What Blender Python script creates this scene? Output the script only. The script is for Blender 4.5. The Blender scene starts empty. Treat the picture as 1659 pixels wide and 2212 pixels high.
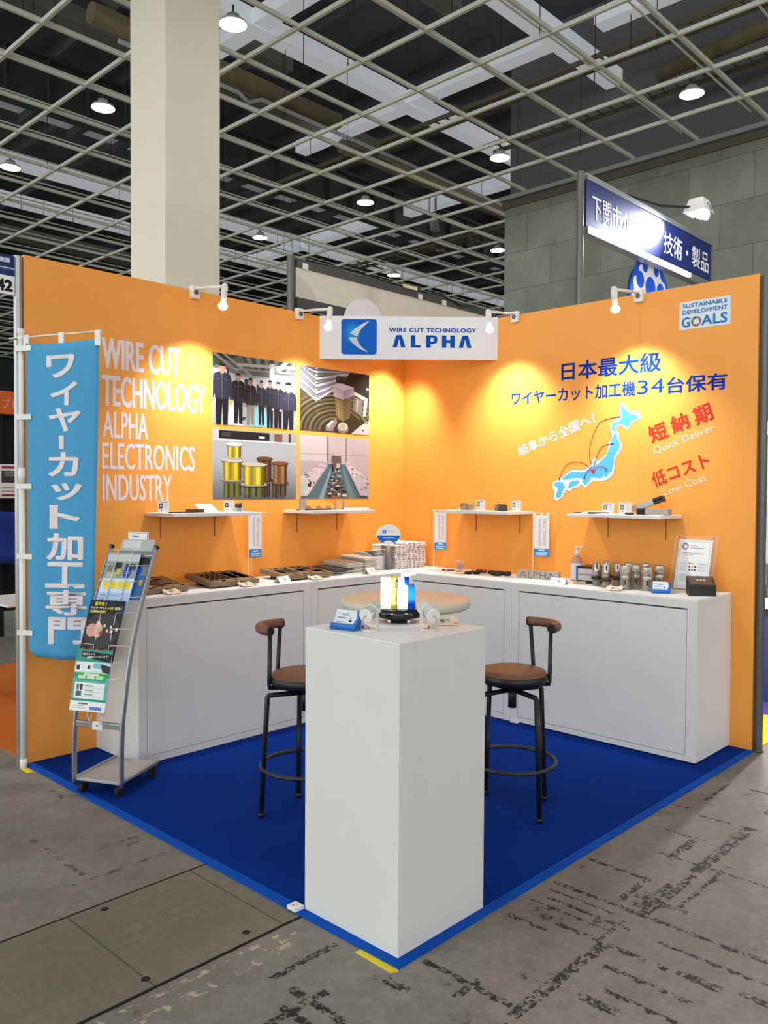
import bpy, bmesh, math, random
from mathutils import Vector, Matrix
random.seed(7)
S = bpy.context.scene
COL = S.collection
PI = math.pi

# ---------------------------------------------------------------- camera
cd = bpy.data.cameras.new('camera'); cam = bpy.data.objects.new('camera', cd); COL.objects.link(cam)
cd.sensor_fit = 'VERTICAL'; cd.sensor_height = 36.0; cd.lens = 36.0 * 1788.79 / 2212
cd.clip_start = 0.05; cd.clip_end = 200
_y, _p, _r = 0.761271, -0.0263441, 0.00542808
F = Vector((math.cos(_p)*math.cos(_y), math.cos(_p)*math.sin(_y), math.sin(_p)))
R0 = Vector((math.sin(_y), -math.cos(_y), 0)); U0 = R0.cross(F)
Rv = math.cos(_r)*R0 + math.sin(_r)*U0; Uv = -math.sin(_r)*R0 + math.cos(_r)*U0
cam.matrix_world = Matrix(((Rv.x, Uv.x, -F.x, -4.82826), (Rv.y, Uv.y, -F.y, -4.39348), (Rv.z, Uv.z, -F.z, 1.47527), (0, 0, 0, 1)))
S.camera = cam

# ---------------------------------------------------------------- light levels
HALL_LAMP = 112.0        # radiance of a ceiling lamp's diffuser
CLIP_SPOT = 72.0         # watts of each clip lamp's beam
SHOW_SPOT = 7.0         # watts of the two little lamps on the pedestal
S.view_settings.view_transform = 'Standard'; S.view_settings.look = 'None'
S.view_settings.exposure = 0.0; S.view_settings.gamma = 1.0; S.view_settings.use_curve_mapping = False
w = bpy.data.worlds.new('hall_air'); S.world = w; w.use_nodes = True
# the rest of the bright hall around the booth: lit booths on all sides, strongest across the aisle at the left
_n = w.node_tree.nodes; _l = w.node_tree.links
_tc = _n.new('ShaderNodeTexCoord'); _sp = _n.new('ShaderNodeSeparateXYZ'); _mr = _n.new('ShaderNodeMapRange'); _mx = _n.new('ShaderNodeMix'); _mx.data_type = 'RGBA'
_l.new(_tc.outputs['Generated'], _sp.inputs[0]); _l.new(_sp.outputs[0], _mr.inputs[0])
_mr.inputs[1].default_value = -0.2; _mr.inputs[2].default_value = -1.0; _mr.inputs[3].default_value = 0.0; _mr.inputs[4].default_value = 1.0
_mx.inputs[6].default_value = (1.02, 1.0, 0.98, 1); _mx.inputs[7].default_value = (1.66, 1.78, 1.74, 1)
_l.new(_mr.outputs[0], _mx.inputs[0]); _l.new(_mx.outputs[2], _n['Background'].inputs[0])
_n['Background'].inputs[1].default_value = 1.45
S.cycles.use_denoising = True
S.cycles.max_bounces = 7; S.cycles.diffuse_bounces = 4; S.cycles.glossy_bounces = 3
S.cycles.transmission_bounces = 6; S.cycles.transparent_max_bounces = 8
S.cycles.sample_clamp_indirect = 6.0; S.cycles.caustics_reflective = False; S.cycles.caustics_refractive = False

# ---------------------------------------------------------------- materials
def lin(c):
    return tuple(((v/255)/12.92 if v/255 <= 0.04045 else ((v/255+0.055)/1.055)**2.4) for v in c)
_mats = {}
def mat(name, rgb, rough=0.55, metal=0.0, noise=0.06, scale=9.0, bump=0.0, trans=0.0, emit=0.0, ior=1.45, spec=0.5, alpha=1.0):
    if name in _mats: return _mats[name]
    m = bpy.data.materials.new(name); m.use_nodes = True; nt = m.node_tree; b = nt.nodes['Principled BSDF']
    c = lin(rgb)
    b.inputs['Roughness'].default_value = rough; b.inputs['Metallic'].default_value = metal
    b.inputs['IOR'].default_value = ior; b.inputs['Transmission Weight'].default_value = trans
    b.inputs['Specular IOR Level'].default_value = spec; b.inputs['Alpha'].default_value = alpha
    tc = nt.nodes.new('ShaderNodeTexCoord'); nz = nt.nodes.new('ShaderNodeTexNoise')
    nz.inputs['Scale'].default_value = scale; nz.inputs['Detail'].default_value = 4
    nt.links.new(tc.outputs['Object'], nz.inputs['Vector'])
    mx = nt.nodes.new('ShaderNodeMix'); mx.data_type = 'RGBA'
    mx.inputs[6].default_value = (*[v*(1-noise) for v in c], 1); mx.inputs[7].default_value = (*[min(1, v*(1+noise)) for v in c], 1)
    nt.links.new(nz.outputs[0], mx.inputs[0]); nt.links.new(mx.outputs[2], b.inputs['Base Color'])
    if bump:
        bp = nt.nodes.new('ShaderNodeBump'); bp.inputs['Strength'].default_value = bump; bp.inputs['Distance'].default_value = 0.004
        nt.links.new(nz.outputs[0], bp.inputs['Height']); nt.links.new(bp.outputs[0], b.inputs['Normal'])
    if emit:
        b.inputs['Emission Color'].default_value = (*c, 1); b.inputs['Emission Strength'].default_value = emit
    _mats[name] = m
    return m
def ink(rgb):
    return mat('ink_%02x%02x%02x' % tuple(rgb), rgb, 0.5, 0, 0.03, spec=0.25)

ORANGE = mat('orange_sheet', (246, 163, 72), 0.42, 0, 0.025, 3.0, spec=0.35)
WHITE = mat('white_panel', (226, 225, 222), 0.5, 0, 0.02, 6)
WHITE_TOP = mat('white_worktop', (238, 236, 234), 0.45, 0, 0.02)
PLASTIC = mat('white_plastic', (235, 234, 228), 0.35)
PAPER = mat('white_paper', (240, 238, 238), 0.7, 0, 0.03, 40)
CREAM = mat('cream_card', (240, 214, 190), 0.6)
STEEL = mat('machined_steel', (186, 182, 172), 0.3, 0.85, 0.2, 60)
DARKSTEEL = mat('dark_steel', (70, 66, 60), 0.45, 0.6, 0.25, 40)
RUSTSTEEL = mat('oiled_brown_steel', (128, 110, 88), 0.5, 0.3, 0.25, 30)
ALU = mat('silver_aluminium', (168, 170, 172), 0.35, 0.75, 0.08)
ALUD = mat('grey_aluminium', (98, 98, 95), 0.4, 0.6, 0.1)
CHROME = mat('bright_chrome', (215, 215, 215), 0.15, 0.95, 0.03)
BLACK = mat('black_paint', (24, 25, 27), 0.4, 0, 0.1)
RUBBER = mat('black_rubber', (18, 18, 19), 0.7)
BLACKPL = mat('black_acrylic', (14, 16, 18), 0.12, 0, 0.02)
BROWN = mat('brown_vinyl', (118, 80, 60), 0.42, 0, 0.08, 20)
BEIGE = mat('beige_laminate', (236, 208, 176), 0.5, 0, 0.03)
EDGEW = mat('pale_edge_band', (212, 206, 190), 0.5)
BLUE = mat('blue_plastic', (18, 98, 180), 0.35)
GLASS = mat('clear_acrylic', (244, 248, 250), 0.05, 0, 0.0, alpha=.07)
WIREW = mat('white_wire', (225, 225, 225), 0.35, 0.2)
CLOTHW = mat('white_banner_cloth', (232, 224, 222), 0.8)
GRID = mat('ceiling_grid_paint', (236, 236, 220), 0.55)
DUCT = mat('glowing_strip', (205, 208, 214), 0.6, emit=.42)  # glow put into the material so the roof strips look bright
GIRDER = mat('dark_girder', (70, 76, 74), 0.7)
PILLAR = mat('ivory_pillar_paint', (236, 228, 208), 0.6, 0, 0.025, 2)
SLAB = mat('dark_roof', (104, 106, 112), 0.8, 0, 0.25, 1.5)
GOLD = mat('foil_pipe_lagging', (128, 116, 84), 0.6, 0, 0.45, 5)
DARKV = mat('black_drape', (16, 17, 20), 0.85)
LIT = mat('lit_diffuser', (250, 250, 250), 0.4, emit=HALL_LAMP, noise=0)
BULB = mat('lit_bulb', (255, 244, 226), 0.3, emit=9.0, noise=0)
SHOWLIT = mat('lit_lens', (255, 255, 250), 0.3, emit=12.0, noise=0)
FLOOD = mat('lit_floodlight', (244, 248, 255), 0.3, emit=60.0, noise=0)
TUBE = mat('lit_tube', (240, 245, 255), 0.3, emit=7.0, noise=0)

# ---------------------------------------------------------------- mesh helpers
def BM(): return bmesh.new()
def box(bm, x0, x1, y0, y1, z0, z1, mi=0):
    v = [bm.verts.new((x, y, z)) for z in (z0, z1) for y in (y0, y1) for x in (x0, x1)]
    for f in ((0, 2, 3, 1), (4, 5, 7, 6), (0, 1, 5, 4), (2, 6, 7, 3), (0, 4, 6, 2), (1, 3, 7, 5)):
        bm.faces.new([v[i] for i in f]).material_index = mi
def hexa(bm, b, t, mi=0):
    v = [bm.verts.new(p) for p in list(b)+list(t)]
    n = len(b)
    bm.faces.new(v[:n][::-1]).material_index = mi; bm.faces.new(v[n:]).material_index = mi
    for i in range(n):
        j = (i+1) % n; bm.faces.new((v[i], v[j], v[n+j], v[n+i])).material_index = mi
def basis(d):
    d = Vector(d).normalized(); a = Vector((0, 0, 1)) if abs(d.z) < 0.95 else Vector((1, 0, 0))
    u = d.cross(a).normalized(); return u, d.cross(u).normalized()
def cyl(bm, p0, p1, r0, r1=None, n=20, mi=0, cap=True):
    p0, p1 = Vector(p0), Vector(p1); r1 = r0 if r1 is None else r1
    u, v = basis(p1-p0)
    A = [bm.verts.new(p0+(u*math.cos(2*PI*i/n)+v*math.sin(2*PI*i/n))*r0) for i in range(n)]
    B = [bm.verts.new(p1+(u*math.cos(2*PI*i/n)+v*math.sin(2*PI*i/n))*r1) for i in range(n)]
    for i in range(n):
        f = bm.faces.new((A[i], A[(i+1) % n], B[(i+1) % n], B[i])); f.material_index = mi; f.smooth = n > 8
    if cap:
        bm.faces.new(A[::-1]).material_index = mi; bm.faces.new(B).material_index = mi
def tube(bm, pts, r, n=10, closed=False, mi=0, flat=1.0):
    pts = [Vector(p) for p in pts]; rings = []; N = len(pts); u = None
    for i, p in enumerate(pts):
        a = pts[i-1] if (i or closed) else p; b = pts[(i+1) % N] if (i < N-1 or closed) else p
        d = (b-a).normalized()
        if u is None: u, v = basis(d)
        else:
            u = (u-d*u.dot(d)).normalized(); v = d.cross(u)
        rr = r[i] if isinstance(r, (list, tuple)) else r
        rings.append([bm.verts.new(p+u*math.cos(2*PI*k/n)*rr+v*math.sin(2*PI*k/n)*rr*flat) for k in range(n)])
    for i in range(N if closed else N-1):
        A, B = rings[i], rings[(i+1) % N]
        for k in range(n):
            f = bm.faces.new((A[k], A[(k+1) % n], B[(k+1) % n], B[k])); f.smooth = True; f.material_index = mi
    if not closed:
        bm.faces.new(rings[0][::-1]).material_index = mi; bm.faces.new(rings[-1]).material_index = mi
def lathe(bm, prof, c=(0, 0, 0), n=28, mi=0):
    rings = []
    for r, z in prof:
        rings.append([bm.verts.new((c[0]+r*math.cos(2*PI*i/n), c[1]+r*math.sin(2*PI*i/n), c[2]+z)) for i in range(n)] if r > 1e-5 else [bm.verts.new((c[0], c[1], c[2]+z))])
    for A, B in zip(rings, rings[1:]):
        for i in range(n):
            j = (i+1) % n
            if len(A) == 1 and len(B) == 1: continue
            if len(A) == 1: f = bm.faces.new((A[0], B[j], B[i]))
            elif len(B) == 1: f = bm.faces.new((A[i], A[j], B[0]))
            else: f = bm.faces.new((A[i], A[j], B[j], B[i]))
            f.smooth = True; f.material_index = mi
def ball(bm, c, r, mi=0, sz=1.0, n=14):
    lathe(bm, [(r*math.sin(PI*i/n), -r*sz*math.cos(PI*i/n)) for i in range(n+1)], c, 18, mi)
def prism(bm, pts, o, ux, uy, depth, mi=0):
    """outline pts (u,v) in the plane o,ux,uy, thickened by depth along its normal"""
    o, ux, uy = Vector(o), Vector(ux), Vector(uy); nn = ux.cross(uy).normalized()*depth
    P = [o+ux*a+uy*b for a, b in pts]
    hexa(bm, P, [p+nn for p in P], mi)

def obj(name, bm, mats, parent=None, bevel=0.0):
    me = bpy.data.meshes.new(name)
    bmesh.ops.recalc_face_normals(bm, faces=bm.faces[:])
    bm.to_mesh(me); bm.free()
    for m in (mats if isinstance(mats, (list, tuple)) else [mats]): me.materials.append(m)
    o = bpy.data.objects.new(name, me); COL.objects.link(o)
    attach(o, parent)
    if bevel:
        b = o.modifiers.new('bevel', 'BEVEL'); b.width = bevel; b.segments = 2; b.limit_method = 'ANGLE'
    return o
def root_shift(p):
    v = Vector((0, 0, 0))
    while p is not None: v += p.location; p = p.parent
    return v
def attach(o, parent):
    if parent is None: return
    o.parent = parent
    s = root_shift(parent)
    if o.type == 'MESH':
        if s.length > 0: o.data.transform(Matrix.Translation(-s))
    else: o.location -= s
def thing(name, label, cat, loc=(0, 0, 0), group=None):
    o = bpy.data.objects.new(name, None); COL.objects.link(o); o.location = loc; o.empty_display_size = 0.05
    return tag(o, label, cat, group)
def tag(o, label=None, cat=None, group=None, kind=None):
    if label: o['label'] = label
    if cat: o['category'] = cat
    if group: o['group'] = group
    if kind: o['kind'] = kind
    return o
def struct(name, bm, mats, parent=None, bevel=0.0):
    o = obj(name, bm, mats, parent, bevel)
    if parent is None: o['kind'] = 'structure'
    return o
def dup(src, loc, rotz=0.0, label=None, group=None):
    r = src.copy(); COL.objects.link(r); r.location = loc; r.rotation_euler = (0, 0, rotz)
    if label: r['label'] = label
    if group: r['group'] = group
    for ch in list(src.children):
        c = ch.copy(); COL.objects.link(c); c.parent = r
        for g in list(ch.children):
            d = g.copy(); COL.objects.link(d); d.parent = c
    return r

# lettering: a font curve turned into a flat mesh and fitted to a frame
def letters(name, s, o, ux, uy, w=None, h=None, m=None, parent=None, bold=0.0, space=1.0, lift=0.0012, label=None, pad=0.0):
    """o = lower left corner, ux/uy unit axes; w,h = size the ink is stretched to (one of them may be None)"""
    cu = bpy.data.curves.new('t', 'FONT'); cu.body = s; cu.offset = 0 if isinstance(bold, tuple) else min(bold, 0); cu.resolution_u = 3; cu.space_character = space; cu.space_line = 1.0
    t = bpy.data.objects.new('t', cu); me = bpy.data.meshes.new_from_object(t)
    bpy.data.objects.remove(t); bpy.data.curves.remove(cu)
    bx_, by_ = bold if isinstance(bold, tuple) else (bold, bold)
    if bx_ > 0:                       # heavier strokes: the outline printed again, slightly shifted
        bm = bmesh.new(); bm.from_mesh(me); src = bm.faces[:]
        nk = 8 if bx_ < .025 else 18
        for k in range(nk):
            g = bmesh.ops.duplicate(bm, geom=src)['geom']
            bmesh.ops.translate(bm, verts=[e for e in g if isinstance(e, bmesh.types.BMVert)], vec=(bx_*math.cos(2*PI*k/nk), by_*math.sin(2*PI*k/nk), -.000012*(k+1)))
        bm.to_mesh(me); bm.free()
    xs = [v.co.x for v in me.vertices]; ys = [v.co.y for v in me.vertices]
    x0, x1, y0, y1 = min(xs), max(xs), min(ys), max(ys)
    sx = w/(x1-x0) if w else h/(y1-y0); sy = h/(y1-y0) if h else sx
    o, ux, uy = Vector(o), Vector(ux).normalized(), Vector(uy).normalized(); n = ux.cross(uy).normalized()
    for v in me.vertices: v.co = o+ux*((v.co.x-x0)*sx)+uy*((v.co.y-y0)*sy)+n*(lift+v.co.z)
    me.materials.clear(); me.materials.append(m); me.name = name
    ob = bpy.data.objects.new(name, me); COL.objects.link(ob); attach(ob, parent)
    if label: ob['label'] = label
    return ob

# flat printed artwork: coloured polygons laid over each other on a sheet (u,v from 0 to 1)
def rect(u0, v0, u1, v1): return [(u0, v0), (u1, v0), (u1, v1), (u0, v1)]
def oval(u, v, a, b, n=20): return [(u+a*math.cos(2*PI*i/n), v+b*math.sin(2*PI*i/n)) for i in range(n)]
def art(bm, mats, o, ux, uy, polys, lift=0.0004, step=0.00012):
    o, ux, uy = Vector(o), Vector(ux), Vector(uy); n = ux.cross(uy).normalized()
    idx = {}
    for k, (c, pts) in enumerate(polys):
        m = ink(c) if isinstance(c, tuple) else c
        if m.name not in idx:
            if m not in mats: mats.append(m)
            idx[m.name] = mats.index(m)
        vs = [bm.verts.new(o+ux*a+uy*b+n*(lift+step*k)) for a, b in pts]
        f = bm.faces.new(vs); f.material_index = idx[m.name]
        if f.calc_center_median() is not None:
            f.normal_update()
            if f.normal.dot(n) < 0: f.normal_flip()
def artobj(name, mats0, build, parent=None):
    """build(bm, mats) draws; normals are kept as drawn"""
    bm = BM(); mats = list(mats0); build(bm, mats)
    me = bpy.data.meshes.new(name); bm.to_mesh(me); bm.free()
    for m in mats: me.materials.append(m)
    o = bpy.data.objects.new(name, me); COL.objects.link(o); attach(o, parent)
    return o

X, Y, Z = Vector((1, 0, 0)), Vector((0, 1, 0)), Vector((0, 0, 1))

# ================================================================ SETTING
# ---- hall floor
def floor_material():
    m = bpy.data.materials.new('worn_concrete'); m.use_nodes = True; nt = m.node_tree; N = nt.nodes; Lk = nt.links
    b = N['Principled BSDF']; geo = N.new('ShaderNodeNewGeometry')
    def math_(op, a, c=None, e=None):
        n = N.new('ShaderNodeMath'); n.operation = op
        for i, v in enumerate((a, c, e)):
            if v is None: continue
            if isinstance(v, (int, float)): n.inputs[i].default_value = v
            else: Lk.new(v, n.inputs[i])
        return n.outputs[0]
    def noise(scale, detail=4, rough=0.55):
        n = N.new('ShaderNodeTexNoise'); n.inputs['Scale'].default_value = scale; n.inputs['Detail'].default_value = detail; n.inputs['Roughness'].default_value = rough
        Lk.new(geo.outputs['Position'], n.inputs['Vector']); return n
    def mix(f, a, c):
        n = N.new('ShaderNodeMix'); n.data_type = 'RGBA'
        if isinstance(f, (int, float)): n.inputs[0].default_value = f
        else: Lk.new(f, n.inputs[0])
        for i, v in ((6, a), (7, c)):
            if isinstance(v, tuple): n.inputs[i].default_value = (*lin(v), 1)
            else: Lk.new(v, n.inputs[i])
        return n.outputs[2]
    big, fine, grit = noise(0.9, 5), noise(22, 5, 0.7), noise(75, 3, 0.6)
    sx = N.new('ShaderNodeSeparateXYZ'); Lk.new(geo.outputs['Position'], sx.inputs[0])
    jit = math_('MULTIPLY', math_('SUBTRACT', fine.outputs[0], 0.5), 0.05)
    px = math_('ADD', sx.outputs[0], jit); py = math_('ADD', sx.outputs[1], jit)
    def ramp(v, lo, hi):
        n = N.new('ShaderNodeMapRange'); n.inputs[1].default_value = lo; n.inputs[2].default_value = hi; Lk.new(v, n.inputs[0]); return n.outputs[0]
    base = mix(ramp(big.outputs[0], 0.3, 0.7), (122, 117, 109), (150, 144, 134))
    mid = noise(4.5, 6, 0.65)
    base = mix(math_('MULTIPLY', ramp(mid.outputs[0], 0.45, 0.72), 0.55), base, (100, 95, 88))
    base = mix(math_('MULTIPLY', ramp(fine.outputs[0], 0.35, 0.7), 0.45), base, (98, 94, 87))
    base = mix(math_('MULTIPLY', ramp(grit.outputs[0], 0.58, 0.72), 0.3), base, (186, 178, 166))
    base = mix(math_('MULTIPLY', ramp(grit.outputs[0], 0.38, 0.26), 0.5), base, (74, 70, 65))
    def segs(lst):
        acc = None
        for x0, y0, x1, y1, hw in lst:
            cx, cy = (x0+x1)/2, (y0+y1)/2; hx = max(abs(x1-x0)/2, hw); hy = max(abs(y1-y0)/2, hw)
            v = math_('MULTIPLY', math_('COMPARE', px, cx, hx), math_('COMPARE', py, cy, hy))
            acc = v if acc is None else math_('MAXIMUM', acc, v)
        return acc
    def mix2(a, c): return math_('ADD', math_('MULTIPLY', a.outputs[0], 0.55), math_('MULTIPLY', c.outputs[0], 0.45))
    pj = math_('ADD', sx.outputs[1], math_('MULTIPLY', jit, 0.2))
    # trench covers in the aisle: band of chequered plates between two dark gaps
    band = math_('MULTIPLY', math_('COMPARE', sx.outputs[1], -1.953, 0.285), math_('LESS_THAN', sx.outputs[0], -2.9))
    bk = N.new('ShaderNodeTexBrick'); bk.inputs['Scale'].default_value = 1.0
    bk.inputs['Brick Width'].default_value = 0.075; bk.inputs['Row Height'].default_value = 0.055; bk.inputs['Mortar Size'].default_value = 0.006; bk.inputs['Mortar Smooth'].default_value = 0.6
    bk.inputs['Color1'].default_value = (1, 1, 1, 1); bk.inputs['Color2'].default_value = (0.75, 0.75, 0.75, 1); bk.inputs['Mortar'].default_value = (0, 0, 0, 1)
    Lk.new(geo.outputs['Position'], bk.inputs['Vector'])
    plate = mix(ramp(big.outputs[0], 0.3, 0.75), (110, 106, 90), (136, 130, 114))
    worn = ramp(mid.outputs[0], 0.62, 0.4)
    plate = mix(math_('MULTIPLY', math_('MULTIPLY', bk.outputs[0], worn), 0.24), plate, (152, 148, 130))
    tone = math_('SINE', math_('MULTIPLY', math_('FLOOR', math_('MULTIPLY', math_('ADD', sx.outputs[0], 40.2), 2.04)), 2.3))
    plate = mix(math_('MULTIPLY', ramp(tone, 0.0, 1.0), 0.3), plate, (88, 84, 72))
    plate = mix(math_('MULTIPLY', ramp(grit.outputs[0], 0.70, 0.74), 0.8), plate, (206, 200, 170))
    plate = mix(math_('MULTIPLY', ramp(fine.outputs[0], 0.5, 0.75), 0.5), plate, (92, 88, 76))
    base = mix(band, base, plate)
    cuts = math_('MULTIPLY', math_('MAXIMUM', math_('COMPARE', pj, -1.667, 0.0055), math_('COMPARE', pj, -2.243, 0.0075)), math_('LESS_THAN', sx.outputs[0], -2.9))
    base = mix(cuts, base, (22, 22, 22))
    joints = math_('MULTIPLY', math_('COMPARE', math_('MODULO', math_('ADD', sx.outputs[0], 40.0), 0.49), 0.2, 0.004), band)
    base = mix(math_('MULTIPLY', joints, 0.6), base, (60, 58, 50))
    # dark skid and glue lines left on the concrete
    dark = segs([(-2.92, -3.08, -2.39, -3.08, .02), (-2.39, -3.055, -2.22, -3.06, .008), (-2.15, -3.07, -1.85, -3.08, .032), (-1.84, -3.09, -1.7, -3.09, .014), (-1.69, -3.07, -1.1, -3.09, .024), (-0.9, -3.08, 1.5, -3.08, .022), (-2.0, -3.15, -1.55, -3.16, .009),
                 (-1.875, -2.72, -1.875, -2.98, .012), (-2.14, -2.73, -2.14, -3.5, .011), (-2.4, -2.9, -2.39, -3.29, .012), (-2.39, -3.32, -2.38, -3.46, .018), (-2.13, -3.5, -2.13, -4.2, .012),
                 (-2.88, -2.72, -2.88, -3.05, .012), (-2.7, -3.16, -2.7, -3.29, .018), (-2.08, -2.98, -1.86, -2.97, .012), (-1.66, -2.955, -1.40, -2.96, .02), (-3.28, -2.46, -3.01, -2.45, .014), (-3.27, -2.53, -3.26, -2.9, .014),
                 (-3.04, -2.70, -3.03, -2.8, .016), (-2.96, -2.91, -2.84, -2.91, .014), (-1.12, -2.86, -1.12, -3.06, .012), (-2.5, -3.14, -2.52, -3.42, .009), (-2.26, -2.78, -2.26, -3.1, .010), (-2.32, -2.74, -2.31, -3.06, .006), (-2.2, -2.75, -2.2, -3.02, .005), (-2.46, -2.74, -2.46, -2.9, .010),
                 (-2.62, -3.2, -2.63, -3.6, .010), (-2.26, -3.2, -2.27, -3.7, .009), (-2.36, -3.5, -2.36, -4.0, .014), (-3.6, -2.62, -3.2, -2.62, .016), (-3.34, -2.58, -3.34, -2.95, .012), (-3.9, -2.9, -3.2, -2.9, .014), (-3.1, -3.12, -2.95, -3.1, .03), (-0.62, -2.9, -0.62, -3.3, .010), (-0.95, -2.8, -0.6, -2.8, .008), (-1.62, -2.9, -1.62, -3.4, .008), (-1.2, -3.3, -0.2, -3.32, .014), (-1.38, -2.78, -1.38, -3.0, .006), (-2.02, -3.0, -2.02, -3.2, .016)])
    blot = math_('MULTIPLY', math_('MULTIPLY', ramp(mid.outputs[0], 0.60, 0.66), ramp(fine.outputs[0], 0.5, 0.56)), math_('LESS_THAN', sx.outputs[1], -2.3))
    dark = math_('MAXIMUM', dark, blot)
    dark = math_('MULTIPLY', dark, ramp(mix2(fine, grit), 0.46, 0.52))
    base = mix(math_('MULTIPLY', dark, 0.94), base, (33, 31, 28))
    scuff = math_('MULTIPLY', segs([(-3.35, -0.9, -3.35, -1.5, .012), (-3.05, -0.45, -3.03, -0.6, .015), (-3.45, -1.45, -3.0, -1.47, .010), (-3.1, -1.22, -3.02, -1.3, .012)]), ramp(fine.outputs[0], 0.47, 0.6))
    base = mix(math_('MULTIPLY', scuff, 0.7), base, (50, 47, 44))
    pale = math_('MULTIPLY', segs([(-4.4, -2.285, -3.1, -2.27, .012), (-3.75, -2.36, -3.1, -2.34, .018), (-3.2, -2.31, -3.05, -2.31, .012)]), ramp(fine.outputs[0], 0.52, 0.58))
    base = mix(math_('MULTIPLY', pale, 0.85), base, (190, 184, 150))
    Lk.new(base, b.inputs['Base Color']); b.inputs['Roughness'].default_value = 0.72; b.inputs['Specular IOR Level'].default_value = 0.25
    hgt = math_('ADD', math_('MULTIPLY', fine.outputs[0], 0.5), math_('MULTIPLY', math_('MULTIPLY', bk.outputs[0], math_('MULTIPLY', band, worn)), 0.7))
    bp = N.new('ShaderNodeBump'); bp.inputs['Strength'].default_value = 0.35; bp.inputs['Distance'].default_value = 0.004
    Lk.new(hgt, bp.inputs['Height']); Lk.new(bp.outputs[0], b.inputs['Normal'])
    return m
bm = BM(); box(bm, -25, 45, -25, 48, -0.2, 0.0); struct('floor', bm, floor_material())

# ---- hall shell: slab, concrete wall at the right, far walls
def concrete_material():
    m = bpy.data.materials.new('formed_concrete'); m.use_nodes = True; nt = m.node_tree; N = nt.nodes; Lk = nt.links; b = N['Principled BSDF']
    g = N.new('ShaderNodeNewGeometry'); sp = N.new('ShaderNodeSeparateXYZ'); cb = N.new('ShaderNodeCombineXYZ'); Lk.new(g.outputs['Position'], sp.inputs[0])
    Lk.new(sp.outputs[1], cb.inputs[0]); Lk.new(sp.outputs[2], cb.inputs[1])
    bk = N.new('ShaderNodeTexBrick'); bk.inputs['Scale'].default_value = 1; bk.inputs['Brick Width'].default_value = 1.42; bk.inputs['Row Height'].default_value = 0.96; bk.inputs['Mortar Size'].default_value = 0.007; bk.offset = 0.5
    bk.inputs['Color1'].default_value = (*lin((134, 137, 124)), 1); bk.inputs['Color2'].default_value = (*lin((120, 124, 112)), 1); bk.inputs['Mortar'].default_value = (*lin((84, 86, 78)), 1)
    Lk.new(cb.outputs[0], bk.inputs['Vector'])
    n = N.new('ShaderNodeTexNoise'); n.inputs['Scale'].default_value = 1.1; n.inputs['Detail'].default_value = 8; n.inputs['Roughness'].default_value = 0.65; Lk.new(g.outputs['Position'], n.inputs['Vector'])
    mx = N.new('ShaderNodeMix'); mx.data_type = 'RGBA'; mx.blend_type = 'MULTIPLY'; mx.inputs[0].default_value = 0.75
    r = N.new('ShaderNodeMapRange'); r.inputs[1].default_value = 0.3; r.inputs[2].default_value = 0.7; r.inputs[3].default_value = 0.65; r.inputs[4].default_value = 1.1; Lk.new(n.outputs[0], r.inputs[0])
    Lk.new(bk.outputs[0], mx.inputs[6]); Lk.new(r.outputs[0], mx.inputs[7]); Lk.new(mx.outputs[2], b.inputs['Base Color']); b.inputs['Roughness'].default_value = 0.8
    return m
HC = 9.15
bm = BM(); box(bm, 13.25, 14.2, -25, 8.5, 0, 8.86); struct('wall_hall_right', bm, concrete_material())
bm = BM(); box(bm, 13.35, 14.2, -25, 8.4, 8.86, 13.2); struct('wall_hall_upper', bm, mat('grey_plaster', (112, 113, 116), 0.8))
bm = BM(); box(bm, 13.2, 13.36, -25, 8.55, 8.86, 9.04); struct('trim_1', bm, mat('brown_trim', (92, 84, 72), 0.7))
bm = BM(); box(bm, 13.12, 13.36, -25, 8.6, 9.06, 9.16); struct('trim_2', bm, mat('pale_trim', (150, 154, 150), 0.5))
bm = BM(); box(bm, -25, 45, -25, 48, 13.2, 13.5); struct('ceiling', bm, SLAB)
bm = BM(); box(bm, -25, 45, 47, 47.6, 0, 13.2); box(bm, 44, 44.6, 8, 48, 0, 13.2); struct('wall_back', bm, mat('dim_far_wall', (60, 62, 64), 0.8))

# ---- suspended grid and what hangs above it
u = 7.673; gx0 = 7.307; gy0 = 4.826
bm = BM()
for i in range(-14, 26):
    x = gx0+1.5*i
    if x < 13.2: box(bm, x-.029, x+.029, -9, 46, HC, HC+.07)
    else: box(bm, x-.029, x+.029, 8.6, 46, HC, HC+.07)
for j in range(-10, 28):
    y = gy0+1.5*j
    x1 = 13.2 if y < 8.5 else 44
    box(bm, -14, x1, y-.029, y+.029, HC+.005, HC+.075)
    box(bm, -14, x1, y+.36, y+.385, HC+.28, HC+.31)
struct('ceiling_grid', bm, GRID)

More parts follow.
